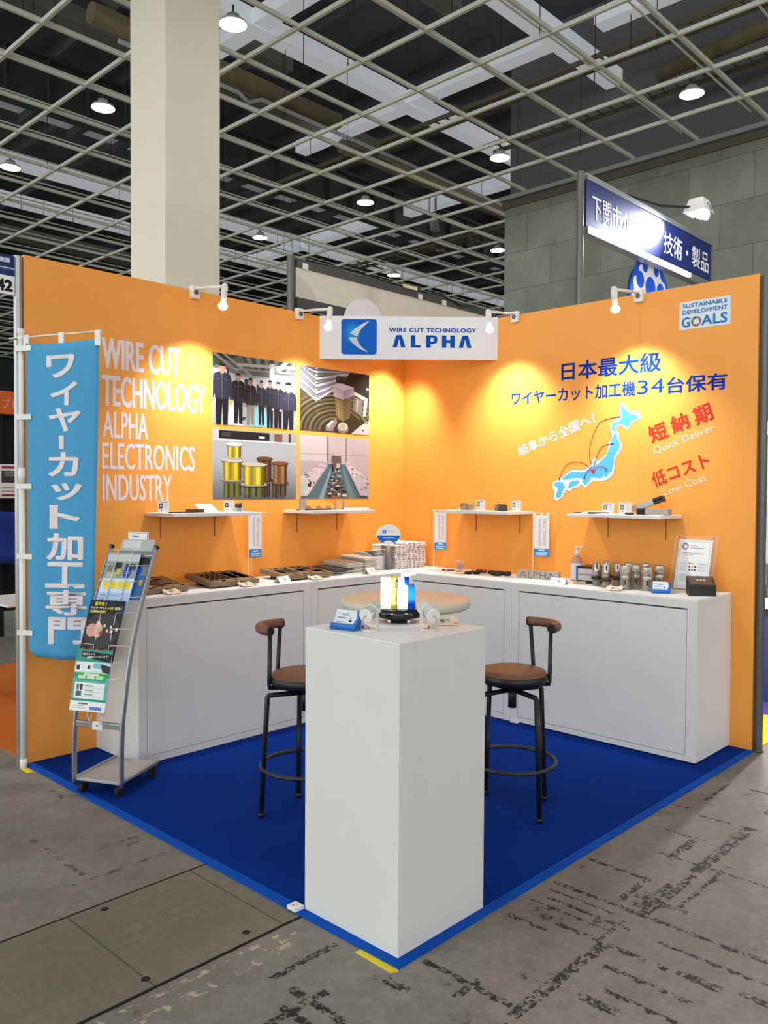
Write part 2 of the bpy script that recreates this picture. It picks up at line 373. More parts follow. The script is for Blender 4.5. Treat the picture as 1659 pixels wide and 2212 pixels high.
def things_above():
    # pale strips crossing each other, with an added glow
    k = 0
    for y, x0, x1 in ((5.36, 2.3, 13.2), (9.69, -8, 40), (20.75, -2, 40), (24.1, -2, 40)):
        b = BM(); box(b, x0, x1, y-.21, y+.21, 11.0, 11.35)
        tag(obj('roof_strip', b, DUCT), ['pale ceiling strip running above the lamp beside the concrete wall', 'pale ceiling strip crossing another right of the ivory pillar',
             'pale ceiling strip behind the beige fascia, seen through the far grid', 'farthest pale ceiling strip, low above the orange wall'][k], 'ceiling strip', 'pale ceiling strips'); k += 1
    k = 0
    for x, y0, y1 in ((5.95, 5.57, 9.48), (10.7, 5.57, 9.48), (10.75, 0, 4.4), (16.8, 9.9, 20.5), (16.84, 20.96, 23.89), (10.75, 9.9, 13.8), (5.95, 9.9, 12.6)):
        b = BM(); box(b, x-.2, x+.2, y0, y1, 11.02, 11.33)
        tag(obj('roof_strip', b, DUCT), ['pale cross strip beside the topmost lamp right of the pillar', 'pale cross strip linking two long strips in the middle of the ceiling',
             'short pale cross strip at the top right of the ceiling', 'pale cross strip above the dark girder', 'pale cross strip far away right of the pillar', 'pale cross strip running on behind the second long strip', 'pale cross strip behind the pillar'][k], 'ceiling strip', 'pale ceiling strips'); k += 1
    # big dark girder and the deck behind it, brightened by a faint added glow
    b = BM(); box(b, -12, 40, 15.18, 15.24, 10.5, 11.6); box(b, -12, 40, 15.0, 15.42, 10.42, 10.5); box(b, -12, 40, 15.0, 15.42, 11.6, 11.68)
    for i in range(52): box(b, -12+i, -11.97+i, 15.02, 15.18, 10.5, 11.6)
    tag(obj('roof_girder', b, GIRDER), 'long dark green-grey roof girder with stiffeners crossing the hall', 'girder')
    b = BM(); box(b, -12, 40, 18.0, 20.0, 12.3, 12.36); tag(obj('roof_deck', b, mat('glowing_roof_panel', (186, 190, 196), 0.6, emit=.12)), 'grey roof panels between dark cross bars behind the girder', 'roof panel')
    b = BM()
    for i in range(36): box(b, -12+i*1.45, -11.82+i*1.45, 17.9, 20.1, 12.05, 12.3)
    tag(obj('purlin_row', b, GIRDER), 'row of dark bars across the grey roof panels', 'roof bar', kind='stuff')
    # lagged pipe, thin white pipe, grey ducts
    b = BM(); cyl(b, (2.5, 10.0, 10.1), (8.6, 10.0, 10.1), .19, n=20); cyl(b, (8.6, 10.0, 10.1), (8.7, 10.0, 10.1), .12, n=20)
    tag(obj('lagged_pipe', b, GOLD), 'thick yellow-brown lagged pipe ending right of the ivory pillar', 'pipe')
    b = BM(); cyl(b, (9.6, 10.9, 10.1), (17, 10.9, 10.1), .17, n=20); tag(obj('lagged_pipe', b, GOLD), 'brownish lagged pipe above the middle of the white corner sign', 'pipe')
    b = BM(); cyl(b, (11.8, -2.5, 10.6), (11.8, 3.6, 10.2), .16, n=20); tag(obj('lagged_pipe', b, GOLD), 'yellowish lagged pipe in the top right corner of the hall', 'pipe')
    b = BM(); cyl(b, (-4, 6.2, 10.6), (3.9, 8.6, 10.2), .2, n=20); tag(obj('lagged_pipe', b, GOLD), 'yellowish lagged pipe at the top left of the pillar', 'pipe')
    b = BM(); tube(b, [(3, 9.9, 9.75), (5.7, 9.9, 9.75), (5.95, 9.9, 9.62), (6.3, 9.9, 9.8), (18, 9.9, 9.75)], .045, 10)
    tag(obj('thin_pipe', b, mat('white_pipe', (190, 192, 192), 0.5)), 'thin white pipe with a kink beside the pillar', 'pipe')
    k = 0
    for x0, x1, y, z, ww in ((6.0, 9.2, 7.0, 11.7, .5), (3.5, 8.2, 11.4, 11.5, .6), (8.2, 11.6, 4.2, 11.7, .45), (2.0, 13, 13.2, 11.5, .7), (-6, 3.4, 10.4, 10.8, .6), (-6, 14, 26.5, 10.6, .8)):
        b = BM(); box(b, x0, x1, y-ww/2, y+ww/2, z, z+.35)
        tag(obj('air_duct', b, mat('grey_duct', (130, 130, 124), 0.7), bevel=.03), ['grey air duct above the grid near the top middle', 'long grey duct behind the lagged pipe', 'grey duct ending before the concrete wall', 'wide dark duct in front of the girder',
             'grey duct left of the pillar', 'grey duct low over the far end of the hall'][k], 'air duct', 'grey air ducts'); k += 1
    k = 0
    for x, y0, y1 in ((10.15, -3, 14), (12.1, -3, 8.2), (17.5, 9, 19)):
        t = thing('cable_ladder', ['brown cable ladder crossing the pale strip near the concrete wall', 'brown cable ladder nearest the concrete wall', 'cable ladder over the hall beyond the concrete wall'][k], 'cable ladder', (x, y0, 9.95), 'cable ladders'); k += 1
        for s in (-.22, .22):
            b = BM(); box(b, x+s-.015, x+s+.015, y0, y1, 9.95, 10.05); obj('side_rail', b, mat('brown_ladder', (104, 96, 74), 0.6), t)
        b = BM(); n = int((y1-y0)/.3)
        for i in range(n): box(b, x-.22, x+.22, y0+i*.3, y0+i*.3+.03, 9.96, 9.985)
        tag(obj('rungs', b, mat('brown_ladder', (104, 96, 74), 0.6), t), kind='stuff')
        b = BM()
        for i in range(int((y1-y0)/1.6)): box(b, x-.75, x+.75, y0+.6+i*1.6, y0+.64+i*1.6, 9.88, 9.93)
        tag(obj('brackets', b, mat('brown_ladder', (104, 96, 74), 0.6), t), kind='stuff')
    b = BM()
    for i in range(230):
        x, y = random.uniform(-2, 24), random.uniform(1, 26)
        if x > 13 and y < 8.7: continue
        cyl(b, (x, y, HC+.1), (x, y, random.choice((10.0, 11.0, 13.2))), .008, n=5)
    tag(obj('hanger_rods', b, mat('dark_rod', (40, 40, 40), 0.6)), 'thin dark hanger rods between the grid and the roof', 'hanger rod', kind='stuff')
    b = BM()
    for i in range(30):
        x0 = -12+i*1.9
        if 1.0 < x0 < 2.4: continue
        box(b, x0, x0+.12, 8.6, 46.9, 12.75, 13.19)
    tag(obj('roof_beams', b, mat('dark_beam', (84, 84, 88), 0.8)), 'dark roof beams just under the slab', 'roof beam', kind='stuff')
    k = 0
    for x, y, z in ((14.45, 11.9, 9.3), (20.7, 11.6, 9.35)):
        b = BM(); hexa(b, [(x-.12, y-.1, z), (x+.12, y-.1, z), (x+.12, y+.1, z), (x-.12, y+.1, z)], [(x-.02, y+.1, z+.42), (x+.22, y+.1, z+.42), (x+.22, y+.25, z+.42), (x-.02, y+.25, z+.42)]); box(b, x-.01, x+.02, y, y+.03, z+.4, z+1)
        tag(obj('loudspeaker', b, mat('grey_speaker', (150, 152, 150), 0.5)), ['grey loudspeaker box above the lamp in the middle of the ceiling', 'grey loudspeaker box beside the edge of the concrete wall'][k], 'loudspeaker', 'ceiling loudspeakers'); k += 1
things_above()

# ---- round ceiling lamps
def lamp_proto():
    t = thing('ceiling_lamp', 'round white ceiling lamp out over the aisles', 'ceiling lamp', (0, 0, 9.0), 'round hall lamps')
    b = BM(); lathe(b, [(0, .16), (.10, .16), (.12, .09), (.21, .05), (.235, 0), (.225, 0), (.215, .02), (0, .02)], (0, 0, 9.0)); obj('housing', b, mat('lamp_housing', (200, 200, 196), 0.5), t)
    b = BM(); lathe(b, [(0, .003), (.213, .003), (.213, .012), (0, .012)], (0, 0, 9.0)); obj('diffuser', b, LIT, t)
    b = BM(); cyl(b, (0, 0, 9.16), (0, 0, 9.32), .02, n=8); obj('stem', b, GIRDER, t)
    return t
LB = {(3.32, 6.81): 'round ceiling lamp touching the right edge of the ivory pillar', (3.32, 11.11): 'round ceiling lamp left of the ivory pillar, nearest to it', (3.32, 15.56): 'round ceiling lamp at the far left edge of the hall',
      (10.67, 2.378): 'round ceiling lamp at the top right, before the concrete wall', (10.67, 6.81): 'round ceiling lamp above the start of the concrete wall', (10.67, 11.11): 'round ceiling lamp in the middle, under the grey loudspeaker',
      (10.67, 15.56): 'round ceiling lamp just above the pole of the beige fascia', (16.54, 11.11): 'round ceiling lamp beside the left edge of the concrete wall', (16.54, 15.56): 'farthest round ceiling lamp, above the beige fascia board'}
lp = lamp_proto(); first = True
for x in (-11.4, -4.0, 3.32, 10.67, 16.54):
    for y in (-10.8, -6.4, -2.0, 2.378, 6.81, 11.11, 15.56, 20.1):
        if x > 13 and y < 9: continue
        lb = LB.get((x, y), 'round white ceiling lamp out over the aisles')
        if first: lp.location = (x, y, 9.0); lp['label'] = lb; first = False
        else: dup(lp, (x, y, 9.0), 0, lb)

# ---- ivory pillar
bm = BM(); box(bm, 1.25, 2.15, 5.5, 6.4, 0, 13.2); struct('pillar', bm, PILLAR, bevel=.02)

# ================================================================ BOOTH
# carpet with its taped edge
t = thing('booth_carpet', 'royal blue needle-felt carpet covering the booth floor', 'carpet', (-1.5, -1.35, 0))
bm = BM(); box(bm, -2.94, 0, -2.66, 0, 0.0, .008)
def carpet_mat():
    m = mat('royal_blue_felt', (0, 46, 134), 0.95, 0, 0.22, 160, bump=0.4, spec=0.1); return m
obj('felt', bm, carpet_mat(), t)
TAPE = mat('blue_edge_tape', (18, 80, 178), 0.9, 0, 0.1, 40, spec=.1)
bm = BM(); box(bm, -2.976, -2.938, -2.70, 0, 0.0, .0092); obj('edge_tape', bm, TAPE, t)
bm = BM(); box(bm, -2.938, 0.0, -2.70, -2.664, 0.0, .0092); obj('edge_tape', bm, TAPE, t)
YEL = mat('yellow_tape', (238, 212, 24), 0.5, 0, 0.05)
bm = BM(); prism(bm, [(0, 0), (.155, 0), (.17, .018), (.16, .04), (0, .036)], (-2.965, -2.535, .0), (0, -1, 0), (-1, 0, 0), -.001); tag(obj('floor_tape', bm, YEL), 'yellow tape strip at the front corner of the blue carpet', 'tape', 'yellow floor tapes')
bm = BM(); box(bm, -3.02, -2.985, -.13, -.045, 0, .001); tag(obj('floor_tape', bm, YEL), 'yellow tape square by the foot of the tall blue banner', 'tape', 'yellow floor tapes')
def wire_tag(b, m):
    box(b, -2.985, -2.945, -2.222, -2.178, .0095, .022); art(b, m, (-2.985, -2.222, .022), (.04, 0, 0), (0, .044, 0), [((226, 120, 60), oval(.35, .6, .12, .1)), ((226, 120, 60), oval(.65, .45, .1, .1))])
tag(artobj('floor_tag', [PAPER], wire_tag), 'small white tag on the carpet edge beside the pedestal foot', 'tag')
for k, (x, y) in enumerate(((-3.423, -1.71), (-3.169, -2.189), (-3.541, -2.186))):
    bm = BM(); lathe(bm, [(0, .003), (.010, .003), (.014, 0)], (x, y, 0), 12)
    tag(obj('plate_bolt', bm, RUBBER), ['dark bolt head in the trench cover, nearest the blue carpet edge top', 'dark bolt head in the trench cover by the pedestal side', 'dark bolt head in the trench cover at the bottom left'][k], 'bolt', 'trench cover bolts')

# walls
bm = BM()
for i in range(3): box(bm, -2.968+.9893*i+.0003, -2.968+.9893*(i+1)-.0003, 0, .04, 0, 2.7)
box(bm, -2.96, -.005, .002, .038, .002, 2.698)
WL = struct('wall_left', bm, ORANGE)
bm = BM()
for i in range(3): box(bm, 0, .04, -(.99*i+.0003) if i else .04, -(min(.99*(i+1), 2.689))+.0003, 0, 2.7)
box(bm, .002, .038, -2.68, .03, .002, 2.698)
WR = struct('wall_right', bm, ORANGE)
bm = BM(); cyl(bm, (-2.992, .02, 0), (-2.992, .02, 2.69), .022, n=8); struct('trim_3', bm, ALU)
bm = BM(); cyl(bm, (.028, -2.715, .012), (.028, -2.715, 2.69), .024, n=8); cyl(bm, (.028, -2.715, 0), (.028, -2.715, .012), .03, n=12); box(bm, .02, .036, -2.70, -2.688, 0, 2.69)
struct('trim_4', bm, ALUD)

# ---- lettering on the left wall (x right, z up)
PALE = ink((236, 222, 226))
def LW(s, x0, z0, w_, h_, bold, nm='lettering', lab=None):
    return letters(nm, s, (x0, 0, z0), X, Z, w_, h_, PALE, WL, bold, label=lab)
LW('WIRE CUT', -2.534, 2.155, .515, .177, (.045, .008), lab='pale lettering WIRE CUT')
LW('TECHNOLOGY', -2.534, 1.944, .695, .178, (.045, .008), lab='pale lettering TECHNOLOGY')
LW('ALPHA', -2.53, 1.764, .288, .153, (.03, .004), lab='thin pale lettering ALPHA')
LW('ELECTRONICS', -2.534, 1.585, .614, .154, (.03, .004), lab='thin pale lettering ELECTRONICS')
LW('INDUSTRY', -2.533, 1.404, .45, .154, (.03, .004), lab='thin pale lettering INDUSTRY')

# ---- lettering, slogan and map on the right wall (seen from inside: -y is right)
NAVY = mat('navy_vinyl', (4, 52, 158), 0.6, 0, 0.03, spec=0.1); RED = ink((206, 52, 34)); PINKW = ink((244, 222, 216))
def RW(s, s0, z0, w_, h_, m_, bold, ang=0.0, lab=None, nm='lettering', space=1.0):
    ca, sa = math.cos(ang), math.sin(ang)
    return letters(nm, s, (0, -s0, z0), (0, -ca, sa), (0, sa, ca), w_, h_, m_, WR, bold, space, label=lab)
RW('日本最大級', 1.421, 2.209, .697, .122, NAVY, .018, lab='blue characters, upper line')
RW('ワイヤーカット加工機', 1.022, 2.072, .93, .095, NAVY, .018, lab='blue characters, left part of the lower line')
RW('3', 1.965, 2.078, .07, .086, NAVY, .0, lab='blue digit 3'); RW('4', 2.056, 2.078, .081, .086, NAVY, .0, lab='blue digit 4')
RW('台保有', 2.155, 2.067, .365, .1, NAVY, .018, lab='blue characters, right end of the lower line')
RW('岐阜から全国へ！', 1.098, 1.712, .618, .078, ink((236, 226, 230)), .026, .339, lab='slanted pale characters')
RW('短', 2.066, 1.768, .118, .108, RED, .03, .34, lab='slanted red character'); RW('納', 2.205, 1.82, .112, .108, RED, .03, .34, lab='slanted red character'); RW('期', 2.345, 1.862, .112, .112, RED, .03, .34, lab='slanted red character')
RW('Quick Deliver', 2.086, 1.697, .39, .05, PINKW, .0, .34, lab='slanted pale English words')
RW('低コスト', 2.086, 1.497, .37, .098, RED, .022, .34, lab='slanted red characters')
RW('Low Cost', 2.154, 1.451, .272, .044, PINKW, .0, .34, lab='slanted pale English words')
OUT = [(1.86, 2.039), (1.886, 2.014), (1.919, 1.979), (1.965, 1.982), (1.979, 1.974), (1.981, 1.955), (2.0, 1.933), (1.97, 1.919), (1.929, 1.904), (1.9, 1.859), (1.862, 1.887), (1.834, 1.886), (1.824, 1.867), (1.844, 1.848), (1.848, 1.809), (1.865, 1.779), (1.865, 1.749), (1.843, 1.713), (1.823, 1.699), (1.821, 1.654), (1.809, 1.588), (1.789, 1.563), (1.759, 1.548), (1.726, 1.543), (1.685, 1.546), (1.651, 1.534), (1.61, 1.496), (1.582, 1.521), (1.547, 1.496), (1.518, 1.496), (1.497, 1.474), (1.468, 1.484), (1.44, 1.436), (1.396, 1.41), (1.37, 1.426), (1.377, 1.477), (1.358, 1.496), (1.362, 1.534), (1.395, 1.55), (1.427, 1.569), (1.467, 1.594), (1.51, 1.619), (1.559, 1.612), (1.601, 1.614), (1.629, 1.639), (1.659, 1.657), (1.656, 1.684), (1.683, 1.69), (1.69, 1.668), (1.73, 1.692), (1.754, 1.713), (1.77, 1.758), (1.769, 1.788), (1.786, 1.812), (1.788, 1.851), (1.778, 1.881), (1.784, 1.911), (1.804, 1.934), (1.832, 1.94), (1.842, 1.962), (1.845, 2.013)]
HOK = [(1.86, 2.024), (1.89, 1.987), (1.92, 1.962), (1.962, 1.956), (1.969, 1.932), (1.924, 1.916), (1.898, 1.875), (1.862, 1.9), (1.828, 1.901), (1.811, 1.883), (1.824, 1.863), (1.796, 1.859), (1.788, 1.876), (1.801, 1.911), (1.845, 1.92), (1.863, 1.95), (1.853, 1.997)]
HON = [(1.818, 1.849), (1.831, 1.843), (1.832, 1.81), (1.852, 1.782), (1.85, 1.749), (1.826, 1.72), (1.814, 1.702), (1.808, 1.648), (1.795, 1.6), (1.772, 1.585), (1.766, 1.564), (1.745, 1.576), (1.729, 1.561), (1.685, 1.561), (1.654, 1.567), (1.644, 1.546), (1.61, 1.512), (1.588, 1.534), (1.595, 1.546), (1.577, 1.562), (1.539, 1.562), (1.496, 1.559), (1.46, 1.55), (1.431, 1.556), (1.481, 1.591), (1.517, 1.603), (1.573, 1.599), (1.605, 1.602), (1.632, 1.626), (1.666, 1.644), (1.659, 1.669), (1.678, 1.675), (1.68, 1.644), (1.724, 1.674), (1.757, 1.703), (1.78, 1.751), (1.786, 1.787), (1.795, 1.817), (1.805, 1.835)]
SHI = [(1.489, 1.528), (1.511, 1.543), (1.557, 1.549), (1.567, 1.528), (1.539, 1.509), (1.515, 1.509), (1.493, 1.49), (1.479, 1.502)]
KYU = [(1.373, 1.534), (1.41, 1.537), (1.442, 1.534), (1.461, 1.502), (1.443, 1.477), (1.425, 1.436), (1.396, 1.426), (1.385, 1.442), (1.399, 1.477), (1.403, 1.502), (1.381, 1.502)]
ARC = [[(1.67, 1.601), (1.642, 1.675), (1.644, 1.78), (1.7, 1.906), (1.774, 1.939), (1.859, 1.947)], [(1.67, 1.601), (1.683, 1.675), (1.716, 1.747), (1.756, 1.773), (1.812, 1.779)], [(1.67, 1.601), (1.608, 1.651), (1.544, 1.667), (1.48, 1.654), (1.438, 1.61), (1.413, 1.544)],
       [(1.67, 1.601), (1.636, 1.613), (1.612, 1.589), (1.602, 1.552)], [(1.67, 1.601), (1.691, 1.625), (1.724, 1.636), (1.751, 1.628), (1.768, 1.606)]]
def smooth(pts, k=5):
    out = []; P = [pts[0]]+pts+[pts[-1]]
    for i in range(1, len(P)-2):
        for q in range(k):
            tt = q/k; a, b, c, d = P[i-1], P[i], P[i+1], P[i+2]
            out.append(tuple(.5*((2*b[n])+(-a[n]+c[n])*tt+(2*a[n]-5*b[n]+4*c[n]-d[n])*tt*tt+(-a[n]+3*b[n]-3*c[n]+d[n])*tt**3) for n in (0, 1)))
    out.append(pts[-1]); return out
def jag(pts, a=.004):
    rr = random.Random(3); out = []
    for i, p in enumerate(pts):
        q = pts[(i+1) % len(pts)]; out.append(p); out.append(((p[0]+q[0])/2+rr.uniform(-a, a), (p[1]+q[1])/2+rr.uniform(-a, a)))
    return out
def draw_map(b, m):
    cx = sum(p[0] for p in OUT)/len(OUT); polys = []
    n = len(OUT); rim = []
    area = sum(OUT[i][0]*OUT[(i+1) % n][1]-OUT[(i+1) % n][0]*OUT[i][1] for i in range(n))
    sg = 1 if area > 0 else -1
    for i in range(n):
        a, c = OUT[i-1], OUT[(i+1) % n]; dx, dy = c[0]-a[0], c[1]-a[1]; L = math.hypot(dx, dy)
        rim.append((OUT[i][0]+sg*dy/L*.0035, OUT[i][1]-sg*dx/L*.0035))
    polys.append(((150, 104, 88), rim)); polys.append(((238, 240, 244), OUT))
    for q in (HOK, HON, SHI, KYU): polys.append(((84, 178, 222), jag(q)))
    for A in ARC:
        s = smooth(A); tip = s[-1]; bk_ = s[-4]; L = math.hypot(tip[0]-bk_[0], tip[1]-bk_[1]); d = ((tip[0]-bk_[0])/L, (tip[1]-bk_[1])/L)
        for p, q in zip(s, s[1:]):
            l2 = math.hypot(q[0]-p[0], q[1]-p[1]); nx, ny = -(q[1]-p[1])/l2*.0022, (q[0]-p[0])/l2*.0022
            polys.append(((150, 40, 44), [(p[0]+nx, p[1]+ny), (p[0]-nx, p[1]-ny), (q[0]-nx, q[1]-ny), (q[0]+nx, q[1]+ny)]))
        h = .02; polys.append(((140, 24, 70), [tip, (tip[0]-d[0]*h-d[1]*.008, tip[1]-d[1]*h+d[0]*.008), (tip[0]-d[0]*h*.75, tip[1]-d[1]*h*.75), (tip[0]-d[0]*h+d[1]*.008, tip[1]-d[1]*h-d[0]*.008)]))
    polys.append(((200, 20, 50), oval(1.67, 1.601, .009, .010)))
    art(b, m, (0, 0, 0), (0, -1, 0), (0, 0, 1), polys, .0006, .00004)
artobj('map_graphic', [], draw_map, WR)

# goals sticker
WHEEL = [(229, 36, 59), (221, 166, 58), (76, 159, 56), (197, 25, 45), (255, 58, 33), (38, 189, 226), (252, 195, 11), (162, 25, 66), (253, 105, 37), (221, 19, 103), (253, 157, 36), (191, 139, 46), (63, 126, 68), (10, 151, 217), (86, 192, 43), (0, 104, 157), (25, 72, 106)]
def wheel(cx, cy, r, ry=None, dull=0.8):
    out = []; ry = ry or r
    for k in range(17):
        a0, a1 = 2*PI*(k+.08)/17, 2*PI*(k+.92)/17
        c = tuple(int(v*dull) for v in WHEEL[k])
        out.append((c, [(cx+q*r*math.sin(a), cy+q*ry*math.cos(a)) for q, a in ((.58, a0), (1, a0), (1, a1), (.58, a1))]))
    return out
st = thing('goals_sticker', 'white and blue SUSTAINABLE DEVELOPMENT GOALS sticker at the top right of the orange wall', 'sticker', (0, -2.38, 2.52))
def gs(b, m):
    box(b, -.0015, 0, -2.531, -2.229, 2.441, 2.605); art(b, m, (-.0015, 0, 0), (0, -1, 0), (0, 0, 1), wheel(2.332, 2.482, .0305))
artobj('sheet', [ink((222, 232, 240))], gs, st)
SB = ink((20, 112, 184)); q = -.0015
for s_, s0, z0, w_, h_ in (('SUSTAINABLE', 2.247, 2.568, .268, .024), ('DEVELOPMENT', 2.247, 2.529, .268, .025), ('G', 2.244, 2.453, .05, .06), ('ALS', 2.362, 2.453, .152, .06)):
    letters('lettering', s_, (q, -s0, z0), (0, -1, 0), Z, w_, h_, SB, st, .02)

# ---- four photo prints on the left wall
def print_(name, x0, x1, z0, z1, label, polys):
    def f(b, m):
        box(b, x0, x1, -.0012, 0, z0, z1); art(b, m, (x0, -.0012, z0), (x1-x0, 0, 0), (0, 0, z1-z0), [(c, [(max(0, min(1, a)), max(0, min(1, d))) for a, d in p]) for c, p in polys], .0003, .00003)
    return tag(artobj(name, [PAPER], f), label, 'photo print', 'photo prints on the left wall')
def man(cx, top, bot, wd, col, pants, face=(206, 168, 150), cut=False):
    """a standing figure in a work jacket as printed silhouettes"""
    H = top-bot; q = []
    hw = wd*.17; hh = H*.075 if not cut else H*.1
    hc = top-hh
    q.append((pants, [(cx-wd*.3, bot+H*.47), (cx+wd*.3, bot+H*.47), (cx+wd*.27, bot), (cx+wd*.06, bot), (cx+wd*.02, bot+H*.36), (cx-wd*.05, bot), (cx-wd*.27, bot)]))
    q.append((col, [(cx-wd*.12, hc-hh*.75), (cx+wd*.12, hc-hh*.75), (cx+wd*.4, hc-hh*1.35), (cx+wd*.48, hc-hh*3.2), (cx+wd*.5, bot+H*.45), (cx+wd*.38, bot+H*.4), (cx+wd*.34, bot+H*.5), (cx+wd*.32, bot+H*.42), (cx-wd*.32, bot+H*.42), (cx-wd*.34, bot+H*.5), (cx-wd*.4, bot+H*.4), (cx-wd*.5, bot+H*.45), (cx-wd*.48, hc-hh*3.2), (cx-wd*.4, hc-hh*1.35)]))
    q.append((face, oval(cx-wd*.44, bot+H*.4, wd*.07, H*.025, 10))); q.append((face, oval(cx+wd*.44, bot+H*.4, wd*.07, H*.025, 10)))
    q.append((face, rect(cx-hw*.5, hc-hh*1.15, cx+hw*.5, hc)))
    q.append((face, oval(cx, hc, hw, hh, 16))); q.append(((26, 24, 24), [(cx-hw*1.05, hc+hh*.1), (cx-hw*.8, hc+hh*.5), (cx+hw*.8, hc+hh*.5), (cx+hw*1.05, hc+hh*.1), (cx+hw*.9, hc+hh*.95), (cx, hc+hh*1.2), (cx-hw*.9, hc+hh*.95)]))
    for e in (-.4, .4): q.append(((50, 40, 36), oval(cx+hw*e, hc+hh*.05, hw*.16, hh*.06, 8)))
    q.append(((150, 96, 84), rect(cx-hw*.3, hc-hh*.52, cx+hw*.3, hc-hh*.44)))
    q.append(((90, 92, 104), [(cx-wd*.015, hc-hh*1.2), (cx+wd*.015, hc-hh*1.2), (cx+wd*.01, bot+H*.42), (cx-wd*.01, bot+H*.42)]))
    q.append(((70, 72, 86), rect(cx-wd*.3, hc-hh*2.5, cx-wd*.1, hc-hh*2.35))); q.append(((70, 72, 86), rect(cx+wd*.1, hc-hh*2.5, cx+wd*.3, hc-hh*2.35)))
    return q
def shade(c, k): return tuple(max(0, min(255, int(v*k))) for v in c)
P1 = [((150, 156, 160), rect(0, 0, 1, 1)), ((96, 98, 94), rect(0, .74, 1, 1)), ((54, 58, 54), [(0, .8), (.3, 1), (0, 1)]), ((150, 152, 150), [(.1, 1), (.14, 1), (.46, .74), (.43, .72)]), ((128, 130, 128), [(0, .98), (.03, 1), (.34, .74), (.31, .73)])]
for i in range(12): P1.append((((132, 134, 128) if i % 2 else (70, 72, 66)), [(.32+i*.058, 1), (.36+i*.058, 1), (.42+i*.042, .84), (.40+i*.042, .84)]))
P1 += [((176, 178, 176), [(.28, .85), (1, .91), (1, .96), (.28, .89)]), ((140, 142, 142), [(.24, .79), (1, .84), (1, .86), (.24, .815)]), ((190, 192, 192), [(.72, .86), (.84, 1), (.9, 1), (.78, .84)]), ((206, 210, 216), rect(0, .3, .16, .78)), ((40, 44, 62), rect(.155, .42, .18, .8)), ((196, 202, 210), rect(.28, .42, .5, .7)), ((168, 176, 186), rect(.5, .4, .7, .72)), ((212, 216, 220), rect(.66, .4, .72, .95)), ((206, 212, 218), rect(.7, .34, 1, .8)), ((58, 62, 70), rect(.36, .56, .4, .68)), ((64, 68, 76), rect(.5, .5, .53, .62)), ((120, 180, 194), [(.44, .38), (.56, .38), (.72, 0), (.42, 0)]),
       ((196, 200, 202), [(.15, 0), (.2, .36), (.3, .36), (.34, 0)]), ((186, 166, 44), rect(.18, .28, .22, .36)), ((70, 80, 88), rect(.35, .28, .42, .44)), ((22, 26, 28), rect(.33, .1, .37, .13)), ((36, 70, 84), rect(.3, .08, .36, .12)), ((22, 26, 28), rect(.325, .02, .335, .1))]
F0 = (176, 132, 112)
P1 += man(.56, .68, .03, .12, (28, 30, 42), (22, 24, 34), F0); P1 += man(.665, .70, .0, .13, (30, 32, 46), (22, 24, 34), F0); P1 += man(.43, .695, .03, .15, (28, 28, 32), (120, 112, 100), F0)
P1 += man(.765, .69, -.0, .16, (34, 34, 44), (24, 24, 32), (196, 156, 140)); P1 += man(.285, .745, .03, .17, (28, 28, 31), (24, 22, 26), F0); P1 += man(.1, .855, .0, .24, (38, 38, 52), (20, 20, 26), F0); P1 += man(.895, .70, -.02, .23, (44, 44, 62), (28, 28, 40), (206, 172, 158), True)
print_('photo_print', -1.789, -1.102, 1.888, 2.339, 'printed photo of seven men in dark work jackets, upper left of four', P1)
P2 = [((70, 60, 44), rect(0, 0, 1, 1)), ((28, 24, 20), rect(.62, .55, 1, 1))]
for k in range(16):
    r_ = .98-.045*k; c = ((86, 76, 56), (56, 48, 36), (104, 94, 70), (48, 42, 32))[k % 4]
    P2.append((c, [(max(0, min(1, .5+r_*.72*math.cos(a))), max(0, min(1, .02+r_*.66*math.sin(a)))) for a in [PI*q/24 for q in range(25)]]))
rr = random.Random(21)
for k in range(26):
    a = rr.uniform(.4, 2.9); r_ = rr.uniform(.3, .9); x, y = .5+r_*.72*math.cos(a), .02+r_*.66*math.sin(a)
    if 0 < x < .97 and 0 < y < .95: P2.append((rr.choice([(120, 110, 84), (150, 140, 110), (40, 34, 26)]), [(x, y), (x+.03, y+.005), (x+.028, y+.015), (x-.002, y+.01)]))
P2 += [((44, 38, 28), [(.5, .0), (.64, .34), (.95, .2), (.95, 0)])]
for i in range(10):
    a = .055*(9-i); c = (168, 168, 180) if i % 2 else (104, 104, 116)
    P2.append((c, [(0, min(1, .66+a)), (.22, max(.44, .47+a)), (.74-.02*i, min(1, .74+a*.6)), (.74-.02*i, min(1, .78+a*.6)), (.22, max(.475, .51+a)), (0, min(1, .71+a))]))
    P2.append(((206, 206, 214), [(.20, max(.46, .49+a)), (.22, max(.44, .47+a)), (.24, max(.46, .49+a)), (.22, max(.475, .505+a))]))
